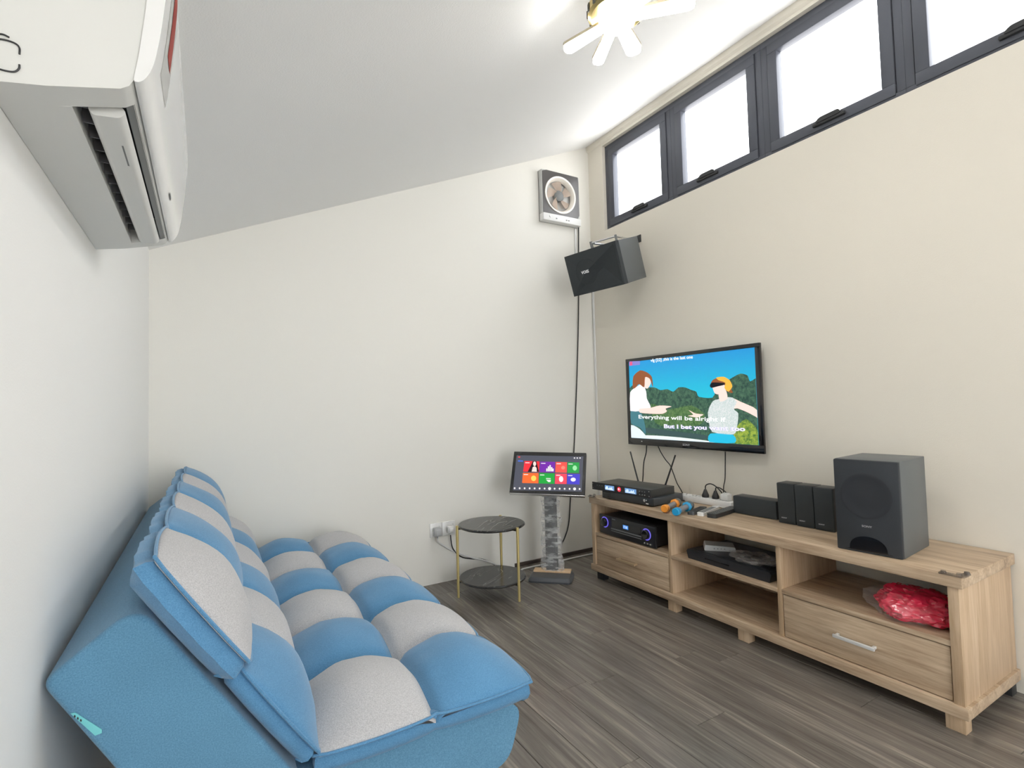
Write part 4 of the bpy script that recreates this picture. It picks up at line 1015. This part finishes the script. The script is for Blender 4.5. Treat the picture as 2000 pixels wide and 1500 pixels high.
kn_ = Mt.to_3x3() @ Vector((0, -1, 0))
mon = bx('monitor', -kw/2, kw/2, .004, .034, -kh/2, kh/2, BLACK, ks, .003, Mt)
bx('monitor_glass', -kw/2+.002, kw/2-.002, 0, .004, -kh/2+.002, kh/2-.002, BLACKG, mon, .001, Mt)
bx('bottom_edge', -kw/2, kw/2, .000, .030, -kh/2-.004, -kh/2, CHROME, mon, .001, Mt)
bm = B(); cyl(bm, Mk @ Vector((0, .046, .60)), Mt @ Vector((0, .034, -.03)), .03, .03, 16); link('tilt_mount', bm, BLACK, ks)
def kp(cx_, cy_, k=0): return atp(980+cx_*.19329, 870+cy_*.19329, kc+kn_*(.0006+.0003*k), kn_)
def kshape(name, pts, mat, k, par=None): bm = B(); flat(bm, [kp(*q, k) for q in pts], kn_, .0002); return link(name, bm, mat, par, smooth=0)
kscr = kshape('display', [(150, 100), (825, 112), (808, 468), (112, 452)], emit('ui_background', srgb(84, 86, 98), .85), 0, mon)
tiles = [([(230, 157), (382, 161), (376, 268), (216, 264)], (226, 50, 60)), ([(390, 163), (540, 166), (536, 272), (380, 269)], (112, 44, 160)), ([(546, 167), (660, 169), (656, 276), (541, 273)], (236, 84, 76)), ([(666, 170), (784, 173), (780, 278), (661, 276)], (44, 150, 70)),
         ([(214, 276), (372, 279), (370, 383), (206, 379)], (242, 104, 50)), ([(379, 280), (534, 283), (531, 388), (375, 384)], (36, 156, 62)), ([(541, 284), (657, 286), (655, 390), (537, 388)], (228, 70, 90)), ([(662, 287), (790, 290), (786, 395), (659, 391)], (72, 66, 190))]
IC = emit('ui_icon', (.85, .82, .82), .9)
tl = []
for k, (pl, c) in enumerate(tiles):
    o = kshape('menu_tile', pl, emit('ui_tile_%d' % k, srgb(*c), 1.0), 2, kscr); tl.append(o)
    x_, y_ = pl[0]; kshape('tile_caption', [(x_+8, y_+14), (x_+52, y_+15), (x_+51, y_+22), (x_+7, y_+21)], IC, 4, kscr)
def kellipse(cx_, cy_, rx, ry, mat, k, n=16): return kshape('tile_icon', [(cx_+rx*cos(2*pi*i/n), cy_+ry*sin(2*pi*i/n)) for i in range(n)], mat, k, kscr)
kshape('tile_icon', [(262, 266), (300, 190), (312, 160), (350, 160), (362, 210), (376, 266)], emit('ui_hair', srgb(40, 22, 30), 1.), 4, kscr)
kshape('tile_icon', [(302, 264), (312, 222), (322, 214), (340, 214), (352, 228), (354, 266)], emit('ui_skin', srgb(240, 214, 206), 1.), 5, kscr); kellipse(332, 186, 15, 24, MATS['ui_skin'], 5)
for xa, hh in ((450, 30), (466, 50), (482, 64), (498, 42), (512, 28)): kshape('tile_icon', [(xa, 262-hh), (xa+13, 262-hh), (xa+12, 262), (xa-1, 262)], IC, 4, kscr)
kellipse(620, 225, 20, 18, emit('ui_salmon', srgb(246, 130, 110), 1.), 4); kellipse(738, 228, 22, 26, emit('ui_pale_green', srgb(150, 215, 160), 1.), 4); kellipse(322, 332, 26, 28, emit('ui_yellow', srgb(250, 200, 90), 1.), 4)
kshape('tile_icon', [(448, 330), (496, 331), (495, 338), (447, 337)], IC, 4, kscr); kshape('tile_icon', [(448, 346), (496, 347), (492, 370), (470, 370)], IC, 4, kscr)
kellipse(600, 340, 22, 30, IC, 4); kellipse(722, 345, 26, 20, IC, 4)
for k in range(14): kellipse(130+k*50.5, 432+k*.6, 9 if k not in (7, 12) else 15, 10 if k not in (7, 12) else 15, IC, 3, 10)
kshape('tile_icon', [(165, 150), (215, 152), (214, 164), (163, 162)], emit('ui_blue', srgb(70, 110, 210), 1.), 3, kscr); kellipse(176, 117, 12, 7, emit('ui_red', srgb(220, 60, 60), 1.), 3)
for k in range(3): kellipse(735+k*28, 127, 8, 7, IC, 3, 8)

# ================================================================== outlets, plugs and cables on the end wall
pz0, pz1 = CAM_H-.8128, CAM_H-.7268
xa, xb, xc = at(839, 1036, 1, D).x, at(862.5, 1033, 1, D).x, at(888, 1030, 1, D).x
def outlet(x0, x1, lab):
    t = thing('wall_socket', lab, 'socket', ((x0+x1)/2, D, pz0), 0, 'wall sockets on the end wall'); 
    bx('face_plate', x0+.0008, x1-.0008, D-.009, D-.0004, pz0, pz1, WHITEG, t, .002)
    bx('rocker_switch', x1-.022, x1-.012, D-.0115, D-.009, pz1-.024, pz1-.010, WHITE, t, .001)
    xm = (x0+x1)/2
    for hx, hz in ((0, .052), (-.011, .030), (.011, .030)): bx('pin_slot', xm+hx-.004, xm+hx+.004, D-.0094, D-.0088, pz0+hz-.003, pz0+hz+.003, BLACK, t)
outlet(xa, xb, 'white wall socket holding the grey plug, farther from the table')
outlet(xb, xc, 'white wall socket holding the white plug, beside the table')
def wallplug(x_, z_, mat, lab, sz):
    bm = B(); box(bm, x_-sz, x_+sz, D-.045, D-.0118, z_-sz*1.1, z_+sz*1.1, .006); box(bm, x_-sz*.7, x_+sz*.7, D-.052, D-.044, z_-sz*.9, z_+sz*.7, .003)
    cyl(bm, (x_, D-.03, z_-sz*1.05), (x_, D-.03, z_-sz*1.05-.012), .005, .004, 10); o = link('wall_plug', bm, mat); tag(o, lab, 'plug', 'plugs in the wall sockets')
wallplug((xa+xb)/2, pz0+.036, plain('pale_grey_plug', srgb(186, 188, 190), .5), 'pale grey plug in the wall socket farther from the table', .024)
wallplug((xb+xc)/2+.002, pz0+.040, WHITEG, 'white plug in the wall socket beside the table', .020)
def cab3(name, pts, r, mat, lab): bm = B(); tube(bm, pts, r); o = link(name, bm, mat); tag(o, lab, 'cable'); return o
def fl2(u, v, back): p = at(u, v, 2, .006); p.y = min(p.y, D-back); return p
xm1, xm2 = (xa+xb)/2, (xb+xc)/2+.002
cab3('white_power_cable', [(xm1, D-.03, pz0-.004), (xm1+.01, D-.028, pz0-.03), at(880, 1074, 1, D-.02), at(903, 1083, 1, D-.02), at(925, 1090, 1, D-.03), at(950, 1096, 1, D-.04), fl2(985, 1104, .085), fl2(1015, 1106.5, .085), fl2(1045, 1101, .085), fl2(1075, 1093, .085), fl2(1105, 1086, .085), fl2(1135, 1077, .085), fl2(1158, 1070, .085)], .0055, CABLEW, 'white cable running from the wall socket along the floor to the cabinet')
cab3('black_power_cable', [(xm2, D-.03, pz0+.004), at(881, 1056, 1, D-.03), at(884, 1070, 1, D-.025), at(892, 1081, 1, D-.02), at(905, 1089, 1, D-.02), at(925, 1091.5, 1, D-.02), at(938, 1091.5, 1, D-.02), at(955, 1097, 1, D-.03), fl2(970, 1107, .030), fl2(990, 1112, .030)], .0038, CABLE, 'black cable drooping from the wall socket behind the side table')
bp_ = at(1142, 1077, 2, 0)
fa = thing('floor_plug', 'small black and white cable connector lying on the floor beside the cabinet', 'connector', bp_)
bx('connector_body', bp_.x-.018, bp_.x+.018, bp_.y-.012, bp_.y+.012, 0.0004, .022, BLACK, fa, .004)
bm = B(); tube(bm, [bp_+Vector((.018, 0, .010)), bp_+Vector((.06, -.015, .006)), bp_+Vector((.12, -.03, .006))], .0045); link('cord', bm, CABLEW, fa)
